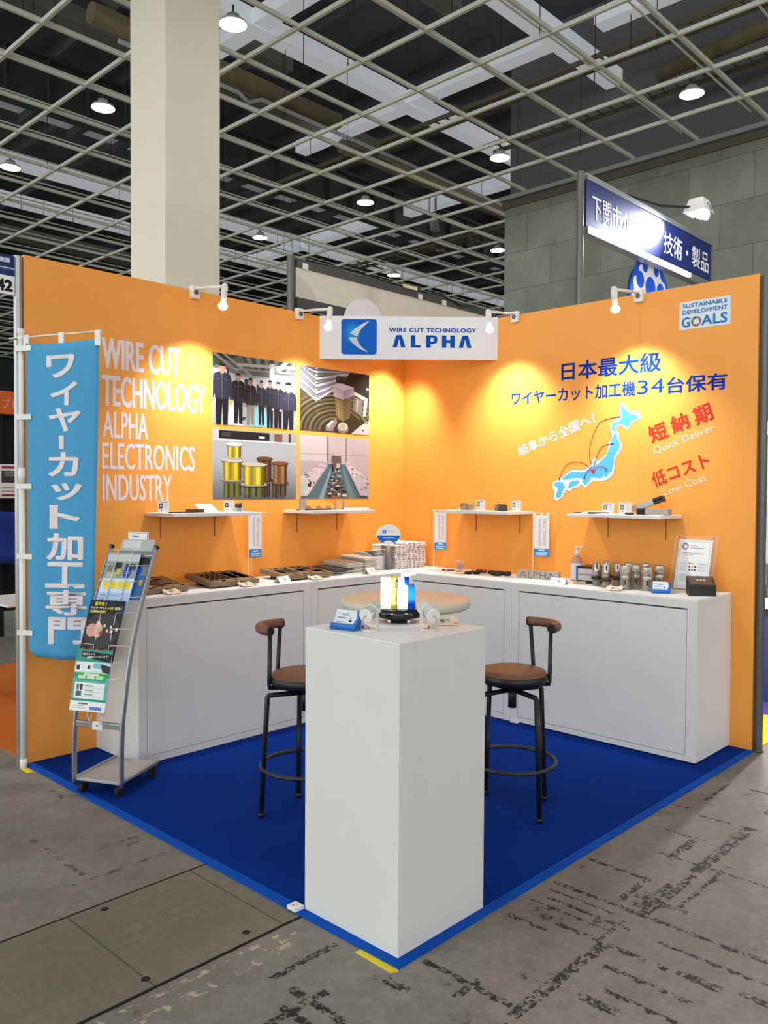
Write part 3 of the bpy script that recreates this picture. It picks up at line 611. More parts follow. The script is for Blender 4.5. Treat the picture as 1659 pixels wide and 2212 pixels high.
P2 += [((34, 28, 26), rect(.5, .8, .7, .9)), ((60, 52, 48), rect(.52, .84, .56, .92)), ((60, 52, 48), rect(.6, .84, .64, .91)), ((176, 164, 186), [(.46, .76), (.58, .8), (.76, .76), (.76, .62), (.6, .54), (.46, .58)]), ((150, 138, 160), [(.6, .54), (.76, .62), (.76, .76), (.6, .68)]), ((196, 188, 204), [(.46, .76), (.58, .8), (.76, .76), (.6, .69)]), ((126, 110, 76), [(.48, .57), (.6, .52), (.6, .18), (.5, .28)]), ((96, 84, 54), [(.6, .52), (.74, .6), (.7, .26), (.6, .18)]), ((150, 130, 80), [(.52, .5), (.54, .49), (.55, .26), (.53, .28)]), ((184, 176, 158), [(.76, .7), (.98, .6), (.94, .3), (.9, .3), (.92, .56), (.76, .64)]), ((104, 98, 88), [(.76, .62), (.9, .56), (.88, .3), (.74, .38)]), ((140, 134, 122), [(.8, .58), (.84, .57), (.82, .36), (.79, .38)]),
       ((120, 112, 100), oval(.6, .08, .085, .08)), ((186, 180, 168), oval(.6, .11, .07, .066)), ((160, 152, 140), oval(.6, .11, .05, .046)), ((126, 118, 106), [(.35, .1), (.5, .24), (.52, .16), (.44, .02), (.35, .02)]), ((196, 190, 180), [(.36, .1), (.44, .2), (.47, .18), (.4, .08)]), ((90, 84, 150), [(.42, .02), (.48, .06), (.47, .02)]), ((170, 166, 162), [(.72, 0), (.86, .14), (1, .24), (1, 0)]), ((70, 66, 60), oval(.9, .07, .016, .016)), ((70, 66, 60), oval(.97, .19, .012, .012)), ((252, 250, 240), oval(.97, .76, .02, .02, 10))]
print_('photo_print', -1.069, -.388, 1.888, 2.338, 'printed photo of a machine cutting head with grey bellows, upper right of four', P2)
def spool(cx, b, w_, h_, c1, fl):
    q = [(shade(fl, .7), oval(cx, b+.005, w_*.66, .03)), (fl, oval(cx, b+.015, w_*.62, .024))]
    N = 18
    for i in range(N):
        a = (i+.5)/N*PI; k = .42+.5*abs(math.sin(a*1.0+.35))**1.5+.5*math.exp(-((i-11)/1.3)**2)+.3*math.exp(-((i-4)/1.2)**2)-.25*math.exp(-((i-7)/1.0)**2)
        x0, x1 = cx-w_/2*math.cos(i/N*PI), cx-w_/2*math.cos((i+1)/N*PI); q.append((shade(c1, k), rect(x0, b, x1, b+h_)))
    q += [(shade(fl, .62), oval(cx, b+h_-.004, w_*.62, .03)), (fl, oval(cx, b+h_+.006, w_*.62, .028))]
    return q
P3 = []
for k in range(24): v = k/23; P3.append((shade((150+30*math.sin(v*3), 158+26*math.sin(v*3), 166+24*math.sin(v*3)), .62+.32*math.sin(min(1, v*1.25)*PI/2)), rect(0, v*.96, 1, v*.96+.05)))
P3 += [((28, 24, 26), rect(.06, .87, .66, .985)), ((60, 52, 52), rect(.1, .9, .2, .96)), ((176, 176, 178), rect(0, .87, .07, 1)), ((154, 150, 150), rect(.66, .86, 1, 1)), ((104, 78, 70), rect(.72, .86, .82, .98)), ((60, 56, 56), rect(.9, .86, .93, 1)), ((226, 226, 226), rect(.53, .9, .6, .93)), ((196, 200, 204), rect(0, .84, 1, .862))]
for cx, w_, c in ((.22, .2, (104, 108, 56)), (.47, .24, (100, 106, 60)), (.62, .1, (70, 66, 56)), (.78, .18, (80, 74, 64))):
    for k in range(9): P3.append((shade(c, .8+.35*math.sin(k*2.2)), rect(cx-w_/2+w_*k/9, .03+.02*math.sin(k*1.7), cx-w_/2+w_*(k+1)/9, .24)))
P3 += spool(.6, .28, .16, .32, (92, 60, 38), (96, 60, 40)); P3 += spool(.22, .28, .2, .28, (196, 170, 44), (186, 182, 172)); P3 += spool(.24, .6, .15, .19, (196, 170, 48), (214, 210, 204)); P3 += spool(.79, .24, .17, .3, (136, 100, 68), (124, 72, 44)); P3 += spool(.47, .21, .25, .3, (198, 176, 56), (190, 182, 164))
print_('photo_print', -1.789, -1.101, 1.41, 1.858, 'printed photo of brass wire spools, lower left of four', P3)
P4 = [((166, 154, 160), rect(0, 0, 1, 1)), ((186, 174, 178), rect(.0, .6, .37, 1)), ((140, 128, 132), rect(.37, .45, .66, 1)), ((172, 160, 164), rect(.40, .5, .64, 1)), ((104, 96, 98), rect(.38, .45, .39, 1)), ((104, 96, 98), rect(.655, .45, .665, 1)), ((110, 100, 102), rect(.0, .71, 1, .716)), ((70, 96, 108), [(0, 0), (1, 0), (.66, .56), (.36, .56)]), ((120, 144, 152), [(.26, 0), (.33, 0), (.45, .5), (.43, .5)]), ((90, 118, 130), [(.7, 0), (.8, 0), (.62, .5), (.6, .5)])]
rr = random.Random(5)
for side in (0, 1):
    for k in range(15):
        d = k/15; cx = (.36-.36*d) if side == 0 else (.68+.32*d); y = .56-.5*d; s_ = .03+.1*d; cl = lambda v: max(0, min(1, v))
        P4.append(((176+rr.randint(-14, 22), 168+rr.randint(-10, 16), 178), [(cl(cx-s_), y-.04), (cl(cx+s_*.7), y-.05), (cl(cx+s_*.7), y+s_*1.3), (cl(cx-s_*.2), y+s_*1.75), (cl(cx-s_), y+s_*1.5)]))
        for q in range(5):
            a, b_ = cx+rr.uniform(-s_, s_*.5), y+rr.uniform(-.03, s_*1.3); P4.append((rr.choice([(52, 44, 50), (84, 74, 82), (206, 200, 208), (30, 26, 30), (136, 126, 134)]), rect(cl(a), b_, cl(a+s_*rr.uniform(.15, .6)), b_+s_*rr.uniform(.1, .5))))
for k in range(90):
    d = rr.random(); cx = .5+rr.uniform(-.1, .1)*(.5+d); y = .5-.5*d; s_ = .010+.02*d
    P4.append((rr.choice([(60, 46, 42), (112, 88, 78), (170, 158, 152), (34, 28, 28), (94, 64, 52), (190, 182, 178), (26, 30, 24)]), rect(cx-s_*rr.uniform(.5, 1.6), max(0, y), cx+s_, max(0, y)+s_*rr.uniform(.6, 1.5))))
for k in range(22): P4.append((rr.choice([(44, 36, 38), (90, 74, 72), (176, 166, 162), (126, 84, 74)]), rect(.43+rr.random()*.12, .5+rr.random()*.22, .45+rr.random()*.12, .53+rr.random()*.22)))
print_('photo_print', -1.069, -.39, 1.411, 1.857, 'printed photo of a machine hall seen from above, lower right of four', P4)

# ---- white sign across the corner
sx_, sy_ = Vector((-.889, 0, 0)), Vector((0, -.90, 0)); su = (sy_-sx_).normalized(); sL = (sy_-sx_).length; sn = Vector((-.712, -.703, 0)).normalized()
sg = thing('corner_sign', 'white sign board with blue logo across the booth corner', 'sign', (-.445, -.45, 2.4))
bm = BM(); P = [sx_+Vector((.001, -.001, 2.402)), sy_+Vector((-.001, .001, 2.402)), sy_+Vector((-.001, .04, 2.402)), sx_+Vector((.04, -.001, 2.402))]
hexa(bm, P, [p+Z*.303 for p in P]); obj('board', bm, mat('white_sign', (232, 232, 236), .45), sg)
so = sx_+Z*2.402+sn*.0012
def sp(u_, v_): return so+su*(u_*sL)+Z*(v_*.303)
def rrect(u0, v0, u1, v1, ru, rv):
    out = []
    for cx, cy, a0 in ((u1-ru, v0+rv, -PI/2), (u1-ru, v1-rv, 0), (u0+ru, v1-rv, PI/2), (u0+ru, v0+rv, PI)):
        for k in range(6): a = a0+PI/2*k/5; out.append((cx+ru*math.cos(a), cy+rv*math.sin(a)))
    return out
def logo_polys(u0, v0, u1, v1, rr_=.08):
    du, dv = u1-u0, v1-v0; f = lambda a, b: (u0+a*du, v0+b*dv)
    blues = [(mat('logo_deep_blue', (0, 96, 196), 0.5, 0, 0.03, spec=.2), rrect(u0, v0, u1, v1, rr_*du, rr_*dv))]
    for k in range(8): blues.append((mat('logo_blue_%d' % k, (0+3*k, 98+7*k, 198+4*k), 0.5, 0, 0.02, spec=.2), oval(u0+.3*du, v0+.62*dv, du*(.29-.03*k), dv*(.36-.035*k), 24)))
    up = smooth([(.8, .945), (.64, .89), (.46, .78), (.33, .68), (.245, .6)], 4)+smooth([(.46, .5), (.50, .62), (.6, .76), (.8, .945)], 4)[:-1]
    lo = smooth([(.44, .49), (.47, .38), (.56, .23), (.76, .06)], 4)+smooth([(.76, .06), (.58, .13), (.42, .23), (.28, .36), (.195, .475)], 4)[1:]
    return blues+[((208, 214, 222), [f(*p) for p in up]), ((200, 206, 214), [f(*p) for p in lo])]
artobj('logo', [], lambda b, m: art(b, m, so, su*sL, Z*.303, logo_polys(.1225, .106, .32, .928), .0004, .0003), sg)
LB_ = mat('logo_blue_vinyl', (0, 82, 176), 0.6, 0, 0.03, spec=0.1)
letters('lettering', 'WIRE CUT TECHNOLOGY', sp(.388, .635), su, Z, .489*sL, .098*.303, LB_, sg, .035, 1.12, lift=.0006)
def alpha_polys(u0, v0, u1, v1):
    L = u1-u0; q = []; W_ = L*.163; st_ = L*.055; c = LB_
    def lam(a): return [(a, v0), (a+st_, v0), (a+W_/2, v0+(v1-v0)*.72), (a+W_-st_, v0), (a+W_, v0), (a+W_/2+st_*.62, v1), (a+W_/2-st_*.62, v1)]
    h = v1-v0; a = u0; q.append((c, lam(a)))
    a = u0+L*.232; q.append((c, [(a, v0), (a+W_*.75, v0), (a+W_*.75, v0+h*.2), (a+st_, v0+h*.2), (a+st_, v1), (a, v1)]))
    a = u0+L*.425; q.append((c, [(a, v0), (a+st_, v0), (a+st_, v0+h*.3), (a+W_*.6, v0+h*.3), (a+W_*.82, v0+h*.4), (a+W_*.88, v0+h*.65), (a+W_*.82, v0+h*.9), (a+W_*.6, v1), (a, v1)])); q.append(((232, 232, 236), rect(a+st_, v0+h*.5, a+W_*.56, v0+h*.8)))
    a = u0+L*.625; q += [(c, rect(a, v0, a+st_, v1)), (c, rect(a+W_*.98-st_, v0, a+W_*.98, v1)), (c, rect(a, v0+h*.4, a+W_*.98, v0+h*.6))]
    q.append((c, lam(u1-W_))); return q
artobj('lettering', [], lambda b, m: art(b, m, so, su*sL, Z*.303, alpha_polys(.409, .28, .852, .564), .0004, .0001), sg)

# ---- clip lamps
def clip_lamp(base, out, label):
    """base on the wall top edge, out = unit vector into the booth"""
    base, out = Vector(base), Vector(out); side = Z.cross(out)
    t = thing('clip_lamp', label, 'clip lamp', base, 'clip lamps on the booth walls')
    b = BM(); c = base+out*.012
    p = [c+out*a+side*s+Z*z for z in (-.055, .02) for a, s in ((-.012, -.028), (.02, -.028), (.02, .028), (-.012, .028))]
    hexa(b, p[:4], p[4:]); obj('clamp', b, PLASTIC, t, bevel=.004)
    b = BM(); cyl(b, c+out*.02-Z*.02, c+out*.028-Z*.02, .014, n=16); obj('screw', b, ALUD, t)
    j = base+out*.33-Z*.03
    b = BM(); tube(b, [c+out*.02+Z*.0, base+out*.17-Z*.012, j], .0085, 10); obj('arm', b, PLASTIC, t)
    b = BM(); ball(b, j, .018); obj('joint', b, PLASTIC, t)
    d = (-out*.16-Z).normalized()
    b = BM(); cyl(b, j+d*.005, j+d*.075, .02, .017, 18); obj('socket', b, PLASTIC, t)
    bl = BM(); k = j+d*.075
    for r0, r1, a0, a1 in ((.013, .016, 0, .02), (.016, .027, .02, .034), (.027, .028, .034, .046), (.028, .02, .046, .06), (.02, .0001, .06, .068)): cyl(bl, k+d*a0, k+d*a1, r0, r1, 18, 0, False)
    obj('bulb', bl, BULB, t)
    ld = bpy.data.lights.new('bulb_light', 'SPOT'); ld.energy = CLIP_SPOT; ld.spot_size = math.radians(96); ld.spot_blend = 1.0; ld.shadow_soft_size = .025; ld.color = (1.0, .98, .93)
    l = bpy.data.objects.new('bulb_light', ld); COL.objects.link(l); l.location = k+d*.085
    l.rotation_euler = (-(out*.35)-Z*.935).to_track_quat('-Z', 'Y').to_euler(); attach(l, t)
    return t
clip_lamp((-1.931, 0, 2.7), (0, -1, 0), 'white clip lamp lit above the TECHNOLOGY lettering')
clip_lamp((-1.09, 0, 2.7), (0, -1, 0), 'white clip lamp lit before the left end of the corner sign')
clip_lamp((-.24, 0, 2.7), (0, -1, 0), 'white clip lamp hidden behind the corner sign')
clip_lamp((0, -1.057, 2.7), (-1, 0, 0), 'white clip lamp lit before the right end of the corner sign')
clip_lamp((0, -1.975, 2.7), (-1, 0, 0), 'white clip lamp lit on the right wall, left of the goals sticker')

# ---- wall shelves
def shelf(side, u0, u1, label, br):
    f = (lambda a, d, z: (a, -d, z)) if side == 'L' else (lambda a, d, z: (-d, -a, z))
    def bx(b, a0, a1, d0, d1, z0, z1):
        p, q = f(a0, d0, z0), f(a1, d1, z1); box(b, min(p[0], q[0]), max(p[0], q[0]), min(p[1], q[1]), max(p[1], q[1]), z0, z1)
    t = thing('wall_shelf', label, 'shelf', f((u0+u1)/2, 0, 1.317), 'white wall shelves')
    b = BM(); bx(b, u0, u1, .001, .3, 1.317, 1.336); obj('board', b, WHITE_TOP, t, bevel=.0015)
    for a in br:
        b = BM(); bx(b, a-.0012, a+.0012, .001, .006, 1.18, 1.317); bx(b, a-.0012, a+.0012, .006, .2, 1.313, 1.317); obj('bracket', b, mat('bracket_bronze', (120, 92, 62), .5), t)
shelf('L', -2.263, -1.658, 'white wall shelf at the left, under the INDUSTRY lettering', (-2.161, -1.775))
shelf('L', -1.213, -.624, 'white wall shelf under the machine hall photo', (-1.094, -.715))
shelf('R', .606, 1.206, 'white wall shelf on the right wall, nearer the corner', (.723, 1.104))
shelf('R', 1.654, 2.264, 'white wall shelf under the map and red characters', (1.777, 2.164))

# ================================================================ COUNTERS
T = .896
def fL(a, d, z): return Vector((a, -d, z))
def fR(a, d, z): return Vector((-d, -a, z))
def bxf(f, b, a0, a1, d0, d1, z0, z1, mi=0):
    p, q = f(a0, d0, z0), f(a1, d1, z1); box(b, min(p.x, q.x), max(p.x, q.x), min(p.y, q.y), max(p.y, q.y), z0, z1, mi)
GAP = mat('dark_gap', (30, 30, 30), .9)
def cabinet(f, a0, a1, d, da0, da1, label, zb=.0093):
    t = thing('counter_cabinet', label, 'counter', f((a0+a1)/2, 0, zb), 'white display counters')
    b = BM(); k = .018
    bxf(f, b, a0, a1, .001, d-k, zb, .8); bxf(f, b, a0, a1, .001, d-.14, .8, T-.012); bxf(f, b, a0, da0, d-.14, d-k, .8, T-.012); bxf(f, b, da1, a1, d-.14, d-k, .8, T-.012); bxf(f, b, da0, da1, d-.14, d-k, .848, T-.012); bxf(f, b, a0, da0, d-k, d, zb, T-.012); bxf(f, b, da1, a1, d-k, d, zb, T-.012)
    bxf(f, b, da0, da1, d-k, d, zb, .046); bxf(f, b, da0, da1, d-k, d, .846, T-.012)
    obj('body', b, WHITE, t)
    b = BM(); bxf(f, b, da0+.003, da1-.003, d-k+.004, d-.001, .049, .837); obj('door', b, WHITE, t)
    b = BM(); bxf(f, b, a0, a1, .001, d+.001, T-.012, T); obj('top', b, WHITE_TOP, t, bevel=.001)
    return t
cabinet(fL, -2.573, -1.3675, .463, -2.524, -1.427, 'white counter at the left end, behind the brochure rack')
cabinet(fL, -1.3665, -.474, .463, -1.309, -.53, 'white counter with its door half hidden by the round table, left of the corner')
cabinet(fR, .002, 1.3645, .472, .53, 1.31, 'white counter right of the corner, behind the round table')
LASTC = cabinet(fR, 1.3655, 2.565, .472, 1.42, 2.508, 'white counter at the right end with a large plain door', .015)
for _x, _y in ((-.43, -1.42), (-.43, -2.5), (-.06, -1.42), (-.06, -2.5)):
    bm = BM(); cyl(bm, (_x, _y, .008), (_x, _y, .015), .02, n=12); obj('foot', bm, RUBBER, LASTC)
bm = BM(); box(bm, -.49, -.44, -1.43, -1.375, .0083, .0145); tag(obj('leveling_shim', bm, PLASTIC), 'small white shim sticking out under the right counter', 'shim')

# ---- die plates on the left counter
def plate(x0, x1, y0, y1, z0, z1, label, seed, slots):
    """steel plate lying on a block so that its rear edge is raised: z0 front underside, z1 rear underside"""
    t = thing('die_plate', label, 'steel plate', ((x0+x1)/2, y0, T), 'slotted steel plates on the left counter')
    th = .028; c, s = (y1-y0), (z1-z0); o = Vector((x0, y0, z0)); uy = Vector((0, c, s)); n = Vector((0, -s, c)).normalized()
    b = BM(); P = [o, o+X*(x1-x0), o+X*(x1-x0)+uy, o+uy]; hexa(b, P, [p+n*th for p in P]); obj('plate', b, RUSTSTEEL, t, bevel=.002)
    b = BM(); m = []
    rr = random.Random(seed); polys = []
    dk = mat('hole_black', (9, 9, 9), 1.0, 0, 0, spec=0.0)
    for u0, v0, u1, v1 in slots: polys.append((dk, rect(u0, v0, u1, v1)))
    for k in range(30):
        uu, vv = rr.uniform(.04, .96), rr.choice((rr.uniform(.05, .17), rr.uniform(.83, .95), rr.uniform(.05, .95)))
        if any(u0-.03 < uu < u1+.03 and v0-.05 < vv < v1+.05 for u0, v0, u1, v1 in slots): continue
        polys.append((dk, oval(uu, vv, rr.uniform(.012, .036), rr.uniform(.02, .05), 12)))
    mats = []
    art(b, mats, o+n*th, X*(x1-x0), uy, polys, .0006, .00001)
    me = bpy.data.meshes.new('slots'); b.to_mesh(me); b.free()
    for q in mats: me.materials.append(q)
    ob = bpy.data.objects.new('slots', me); COL.objects.link(ob); attach(ob, t); ob['kind'] = 'stuff'
    b = BM(); box(b, x0+.05, x1-.05, y1-.09, y1-.05, T, z1-.004); obj('support_block', b, DARKSTEEL, t)
rs = random.Random(11)
plate(-2.52, -2.2, -.36, -.09, T+.003, .936, 'slotted steel plate at the left end, partly behind the brochure rack', 1, [(rs.uniform(.05, .8), v, 0, 0) and (lambda a, v=v: (a, v, a+.16, v+.07))(rs.uniform(.05, .8)) for v in (.2, .32, .44, .56, .68, .8, .26, .5)])
plate(-2.052, -1.697, -.36, -.09, T+.008, .938, 'steel plate with six long parallel slots, second from the left', 2, [(.14+.085*i, .22, .185+.085*i, .8) for i in range(5)]+[(.58, .24, .74, .8), (.77, .24, .93, .8)])
plate(-1.485, -1.08, -.36, -.09, T+.008, .93, 'long steel plate full of small holes, third from the left', 3, [(.1, .3, .2, .7)]+[(.24+.05*i, .3, .27+.05*i, .72) for i in range(4)]+[(.5, .35, .62, .65), (.72, .2, .9, .35), (.7, .6, .86, .75)])

# ---- small tent cards, clip cards
def clip_card(loc, ang, label, w_=.095, col=CREAM, group='cream clip cards'):
    t = thing('clip_card', label, 'card', loc, group)
    l = Vector(loc)
    def f(b, m):
        o = l+Vector((-w_/2, -.032, .004)); uy = Vector((0, .064, .016))
        prism(b, rect(0, 0, w_, 1), o, X, uy, .0015); art(b, m, o+Vector((0, 0, .0016)), X*w_, uy, [((206, 196, 168), rect(.3, .2, .72, .8)), ((110, 104, 92), rect(.36, .3, .5, .7)), ((150, 140, 122), rect(.54, .55, .68, .7)), ((242, 168, 120), rect(.8, .05, .98, .4))], .0004)
    artobj('card', [col], f, t)
    for s in (-.34, .34):
        b = BM(); ball(b, l+Vector((s*w_, .034, .022)), .006, n=8); cyl(b, l+Vector((s*w_, .034, .006)), l+Vector((s*w_, .034, .02)), .004, n=8); cyl(b, l+Vector((s*w_, .034, 0)), l+Vector((s*w_, .034, .006)), .007, n=8); obj('clip', b, PLASTIC, t)
    t.rotation_euler.z = ang
    return t
def no_touch(loc, ang, label):
    t = thing('notice_card', label, 'notice card', loc, 'do-not-touch tent cards'); l = Vector(loc); w_ = .1
    def f(b, m):
        o = l+Vector((-w_/2, -.03, 0)); uy = Vector((0, .03, .04))
        prism(b, rect(0, 0, w_, 1), o, X, uy, .001); prism(b, rect(0, 0, w_, 1), l+Vector((-w_/2, .03, 0)), X, Vector((0, -.03, .04)), -.001)
        P = []
        for k in range(20):
            a0, a1 = 2*PI*k/20, 2*PI*(k+1)/20
            P.append(((206, 60, 76), [(.55+q*.2*math.cos(a), .52+q*.4*math.sin(a)) for q, a in ((.84, a0), (1, a0), (1, a1), (.84, a1))]))
        P.append(((206, 60, 76), [(.41, .78), (.44, .82), (.69, .27), (.66, .22)])); P.append(((170, 150, 150), [(.5, .35), (.53, .7), (.56, .72), (.6, .7), (.6, .4), (.55, .33)])); P.append(((150, 150, 154), rect(.04, .08, .4, .13)))
        art(b, m, o, X*w_, uy, P, .0004, .00003)
    artobj('tent_card', [PAPER], f, t); t.rotation_euler.z = ang
    return t
clip_card((-2.33, -.40, T), 0, 'cream clip card before the leftmost steel plate')
clip_card((-1.82, -.40, T), 0, 'cream clip card before the plate with long slots')
clip_card((-1.27, -.40, T), 0, 'cream clip card before the long steel plate full of holes')
no_touch((-1.535, -.385, T), .1, 'do-not-touch tent card between two steel plates on the left counter')
no_touch((-.75, -.37, T), .2, 'do-not-touch tent card before the brochure piles')
no_touch((-.36, -1.64, T), -1.4, 'do-not-touch tent card on the right counter beside the steel word block')
clip_card((-.40, -2.035, T), -1.45, 'cream clip card before the steel cylinders')
clip_card((-.30, -.80, T), -1.5, 'flat cream card among small parts on the right counter')

# ---- brochure piles, box, fan, towels
def pile(name, x0, x1, y0, y1, n, h, lean, label, m, top=None):
    b = BM(); rr = random.Random(n)
    mats = m if isinstance(m, list) else [m]
    dz = h/n
    for k in range(n):
        dx, dy = rr.uniform(-.012, .012)+lean*k, rr.uniform(-.012, .012); a = k*dz
        til = .014*math.sin(k*1.3)
        P = [(x0+dx, y0+dy, T+a), (x1+dx, y0+dy, T+a+til*.2), (x1+dx, y1+dy, T+a+.01+til*.2), (x0+dx, y1+dy, T+a+.01)]
        hexa(b, [Vector(p) for p in P], [Vector(p)+Z*dz*.8 for p in P], k % len(mats) if k < n-2 or top is None else len(mats)-1)
    return tag(obj(name, b, mats), label, 'brochure pile', 'brochure piles on the left counter')
GP = mat('greyish_brochure', (196, 194, 180), .55); DK = mat('dark_cover', (70, 76, 84), .4); GP2 = mat('pale_green_brochure', (206, 206, 190), .55)
pile('brochure_pile', -1.03, -.86, -.31, -.08, 10, .045, .0012, 'low pile of dark-covered brochures beside the long steel plate', [DK, GP, DK])
pile('brochure_pile', -.905, -.76, -.31, -.06, 16, .075, .001, 'middle fanned pile of pale brochures on the left counter', [GP, GP2, PAPER])
pile('brochure_pile', -.735, -.61, -.30, -.05, 22, .1, .001, 'tallest fanned pile of pale brochures, against the white box', [GP2, GP, PAPER])
bm = BM(); box(bm, -.96, -.72, -.345, -.315, T, T+.006); tag(obj('paper_sheet', bm, PAPER), 'white paper sheet under the front of the brochure piles', 'paper')
t = thing('carton_box', 'open white carton box behind the fan stand', 'box', (-.42, -.12, T))
bm = BM(); x0, x1, y0, y1, h = -.565, -.28, -.23, -.03, .1
for a in ((x0, x1, y0, y0+.003), (x0, x1, y1-.003, y1), (x0, x0+.003, y0, y1), (x1-.003, x1, y0, y1)): box(bm, *a, T, T+h)
box(bm, x0, x1, y0, y1, T, T+.003); obj('body', bm, PAPER, t)
bm = BM(); prism(bm, [(0, 0), (x1-x0, 0), (x1-x0-.03, .1), (.03, .1)], (x0, y1, T+h), X, Vector((0, -.75, .32)), .002); obj('flap', bm, PAPER, t)
bm = BM(); prism(bm, [(0, 0), (.19, 0), (.16, .06), (.03, .06)], (x0, y1, T+h), -Y, Vector((-.5, 0, .5)), .002); obj('flap', bm, PAPER, t)
bm = BM(); box(bm, x0+.02, x1-.02, y0+.02, y1-.02, T+.003, T+.075); obj('contents', bm, DARKSTEEL, t)
# fan on its tube
fd = Vector((-.72, -.69, 0)).normalized(); fu = Vector((.69, -.72, 0)).normalized(); fc = Vector((-.445, -.262, T))
t = thing('fan_stand', 'round white and blue paper fan standing in a grey tube', 'fan stand', fc)
bm = BM(); cyl(bm, fc, fc+Z*.175, .0235, n=24); obj('tube', bm, mat('grey_tube', (118, 114, 110), .45, .3), t)
bm = BM(); cyl(bm, fc+Z*.15, fc+Z*.21, .006, n=8); obj('handle', bm, PLASTIC, t)
FAN = []
for k in range(40):
    a = 2*PI*k/40; r_ = 1.0-.10*max(0, -math.sin(a))**2
    FAN.append((.09*math.cos(a)*r_, .075*math.sin(a)*(1.0 if math.sin(a) > 0 else .93)))
fo = fc+Z*.254+fd*.006
def fan(b, m):
    prism(b, FAN, fo, fu, Z, -.006)
    low = [p for p in FAN if p[1] < -.003]; low = sorted(low, key=lambda p: math.atan2(p[1], p[0]))
    art(b, m, fo, fu, Z, [((24, 98, 178), [(.084, -.003)]+[(p[0]*.95, p[1]*.95) for p in low][::-1]+[(-.084, -.003)]), ((226, 226, 222), [(-.042, -.068), (.042, -.068), (.036, -.055), (.02, -.044), (0, -.04), (-.02, -.044), (-.036, -.055)]), ((170, 196, 224), rect(-.04, -.024, .045, -.02))]+logo_polys(-.042, .012, -.017, .037), .0004, .0002)
artobj('fan', [mat('fan_white', (222, 222, 220), .5)], fan, t)
letters('lettering', 'ALPHA', fo+fu*(-.008)+Z*.019, fu, Z, .052, .010, mat('fan_grey_ink', (150, 156, 164), .5), t, .02, 1.3)
# stacked folded towels
def towel_proto():
    b = BM(); rr = random.Random(4); n = 10
    L, W, H = .26, .1, .0155
    # folded roll: rounded front end, soft sides
    pr = [(-W/2, .002), (-W/2+.006, 0), (W/2-.006, 0), (W/2, .002), (W/2+.001, H*.5), (W/2-.003, H-.001), (W/2-.012, H), (-W/2+.012, H), (-W/2+.003, H-.001), (-W/2-.001, H*.5)]
    prism(b, pr, (0, -L/2, 0), X, Z, -L)
    t = thing('folded_towel', 'folded white printed towel in the stack beside the fan', 'towel', (0, 0, 0), 'folded towels in the corner stack')
    obj('cloth', b, mat('towel_white', (238, 232, 230), .85, 0, .05, 60, bump=.4), t, bevel=.002)
    b = BM()
    for k in range(7):
        x = rr.uniform(-W/2+.006, W/2-.02); z = rr.uniform(.003, H-.006)
        box(b, x, x+rr.uniform(.004, .013), -L/2-.0012, -L/2, z, z+rr.uniform(.002, .004))
    for k in range(5):
        y = rr.uniform(-L/2, L/2-.03); z = rr.uniform(.003, H-.006); box(b, -W/2-.0022, -W/2-.0008, y, y+rr.uniform(.01, .03), z, z+.003)
    tag(obj('print', b, ink((74, 74, 82)), t), kind='stuff')
    return t
tp = towel_proto(); first = True; rr = random.Random(9)
for col, (cx, cy, n) in enumerate(((-.345, -.17, 11), (-.235, -.17, 12), (-.125, -.17, 12))):
    for k in range(n):
        p = (cx+rr.uniform(-.004, .004), cy+rr.uniform(-.008, .008), T+.0005+k*.0159); a = rr.uniform(-.03, .03)
        w_ = 'topmost' if k == n-1 else ('lowest' if k == 0 else None)
        lb = ('%s folded white towel of the %s stack in the corner' % (w_, ('left', 'middle', 'right')[col])) if w_ else 'folded white towel inside the %s stack in the corner' % ('left', 'middle', 'right')[col]
        g = 'folded towels, %s corner stack' % ('left', 'middle', 'right')[col]
        if first: tp.location = p; tp.rotation_euler.z = a; tp['label'] = lb; tp['group'] = g; first = False
        else: dup(tp, p, a, lb, g)

# ---- table flags
def mini_flag(base, ux, wd, label):
    base, ux = Vector(base), Vector(ux).normalized()
    t = thing('table_flag', label, 'table flag', base, 'small white table flags')
    b = BM(); lathe(b, [(0, 0), (.036, 0), (.036, .004), (.008, .01), (0, .01)], base, 24); obj('base', b, PLASTIC, t)
    b = BM(); cyl(b, base, base+Z*.435, .0026, n=8); ball(b, base+Z*.437, .005, n=8); obj('pole', b, PLASTIC, t)
    b = BM(); cyl(b, base+Z*.43-ux*.015, base+Z*.43+ux*(wd+.045), .0018, n=8); obj('cross_bar', b, PLASTIC, t)
    n = ux.cross(Z).normalized()
    b = BM()
    for a in (.01, wd*.5, wd-.01): q = base+ux*a+Z*.408-n*.003; P = [q-ux*.005, q+ux*.005, q+ux*.005+n*.006, q-ux*.005+n*.006]; hexa(b, P, [p+Z*.026 for p in P])
    obj('loops', b, PLASTIC, t)
    o = base+ux*.005+Z*.135
    def f(b, m):
        prism(b, rect(0, 0, wd-.005, .28), o, ux, Z, -.001)
        art(b, m, o, ux*(wd-.005), Z*.28, [((62, 132, 190), rect(0, 0, 1, .2)), ((196, 214, 230), rect(.14, .07, .9, .1)), ((196, 214, 230), rect(.2, .03, .84, .05)), ((210, 222, 234), rect(.34, .14, .72, .17))], .0004)
    artobj('banner', [CLOTHW], f, t)
    g = mat('flag_grey_ink', (166, 160, 172), .6)
    letters('lettering', 'WIRE CUT TECHNOLOGY', o+ux*(wd*.58)+Z*.262, -Z, ux, .19, wd*.2, g, t, .0, lift=.0008)
    letters('lettering', 'ALPHA ELECTRONICS INDUSTRY', o+ux*(wd*.3)+Z*.262, -Z, ux, .19, wd*.16, g, t, .0, lift=.0008)
    return t
mini_flag((-1.555, -.06, T), (1, -.12, 0), .1, 'small table flag on the left counter, behind the steel plates')
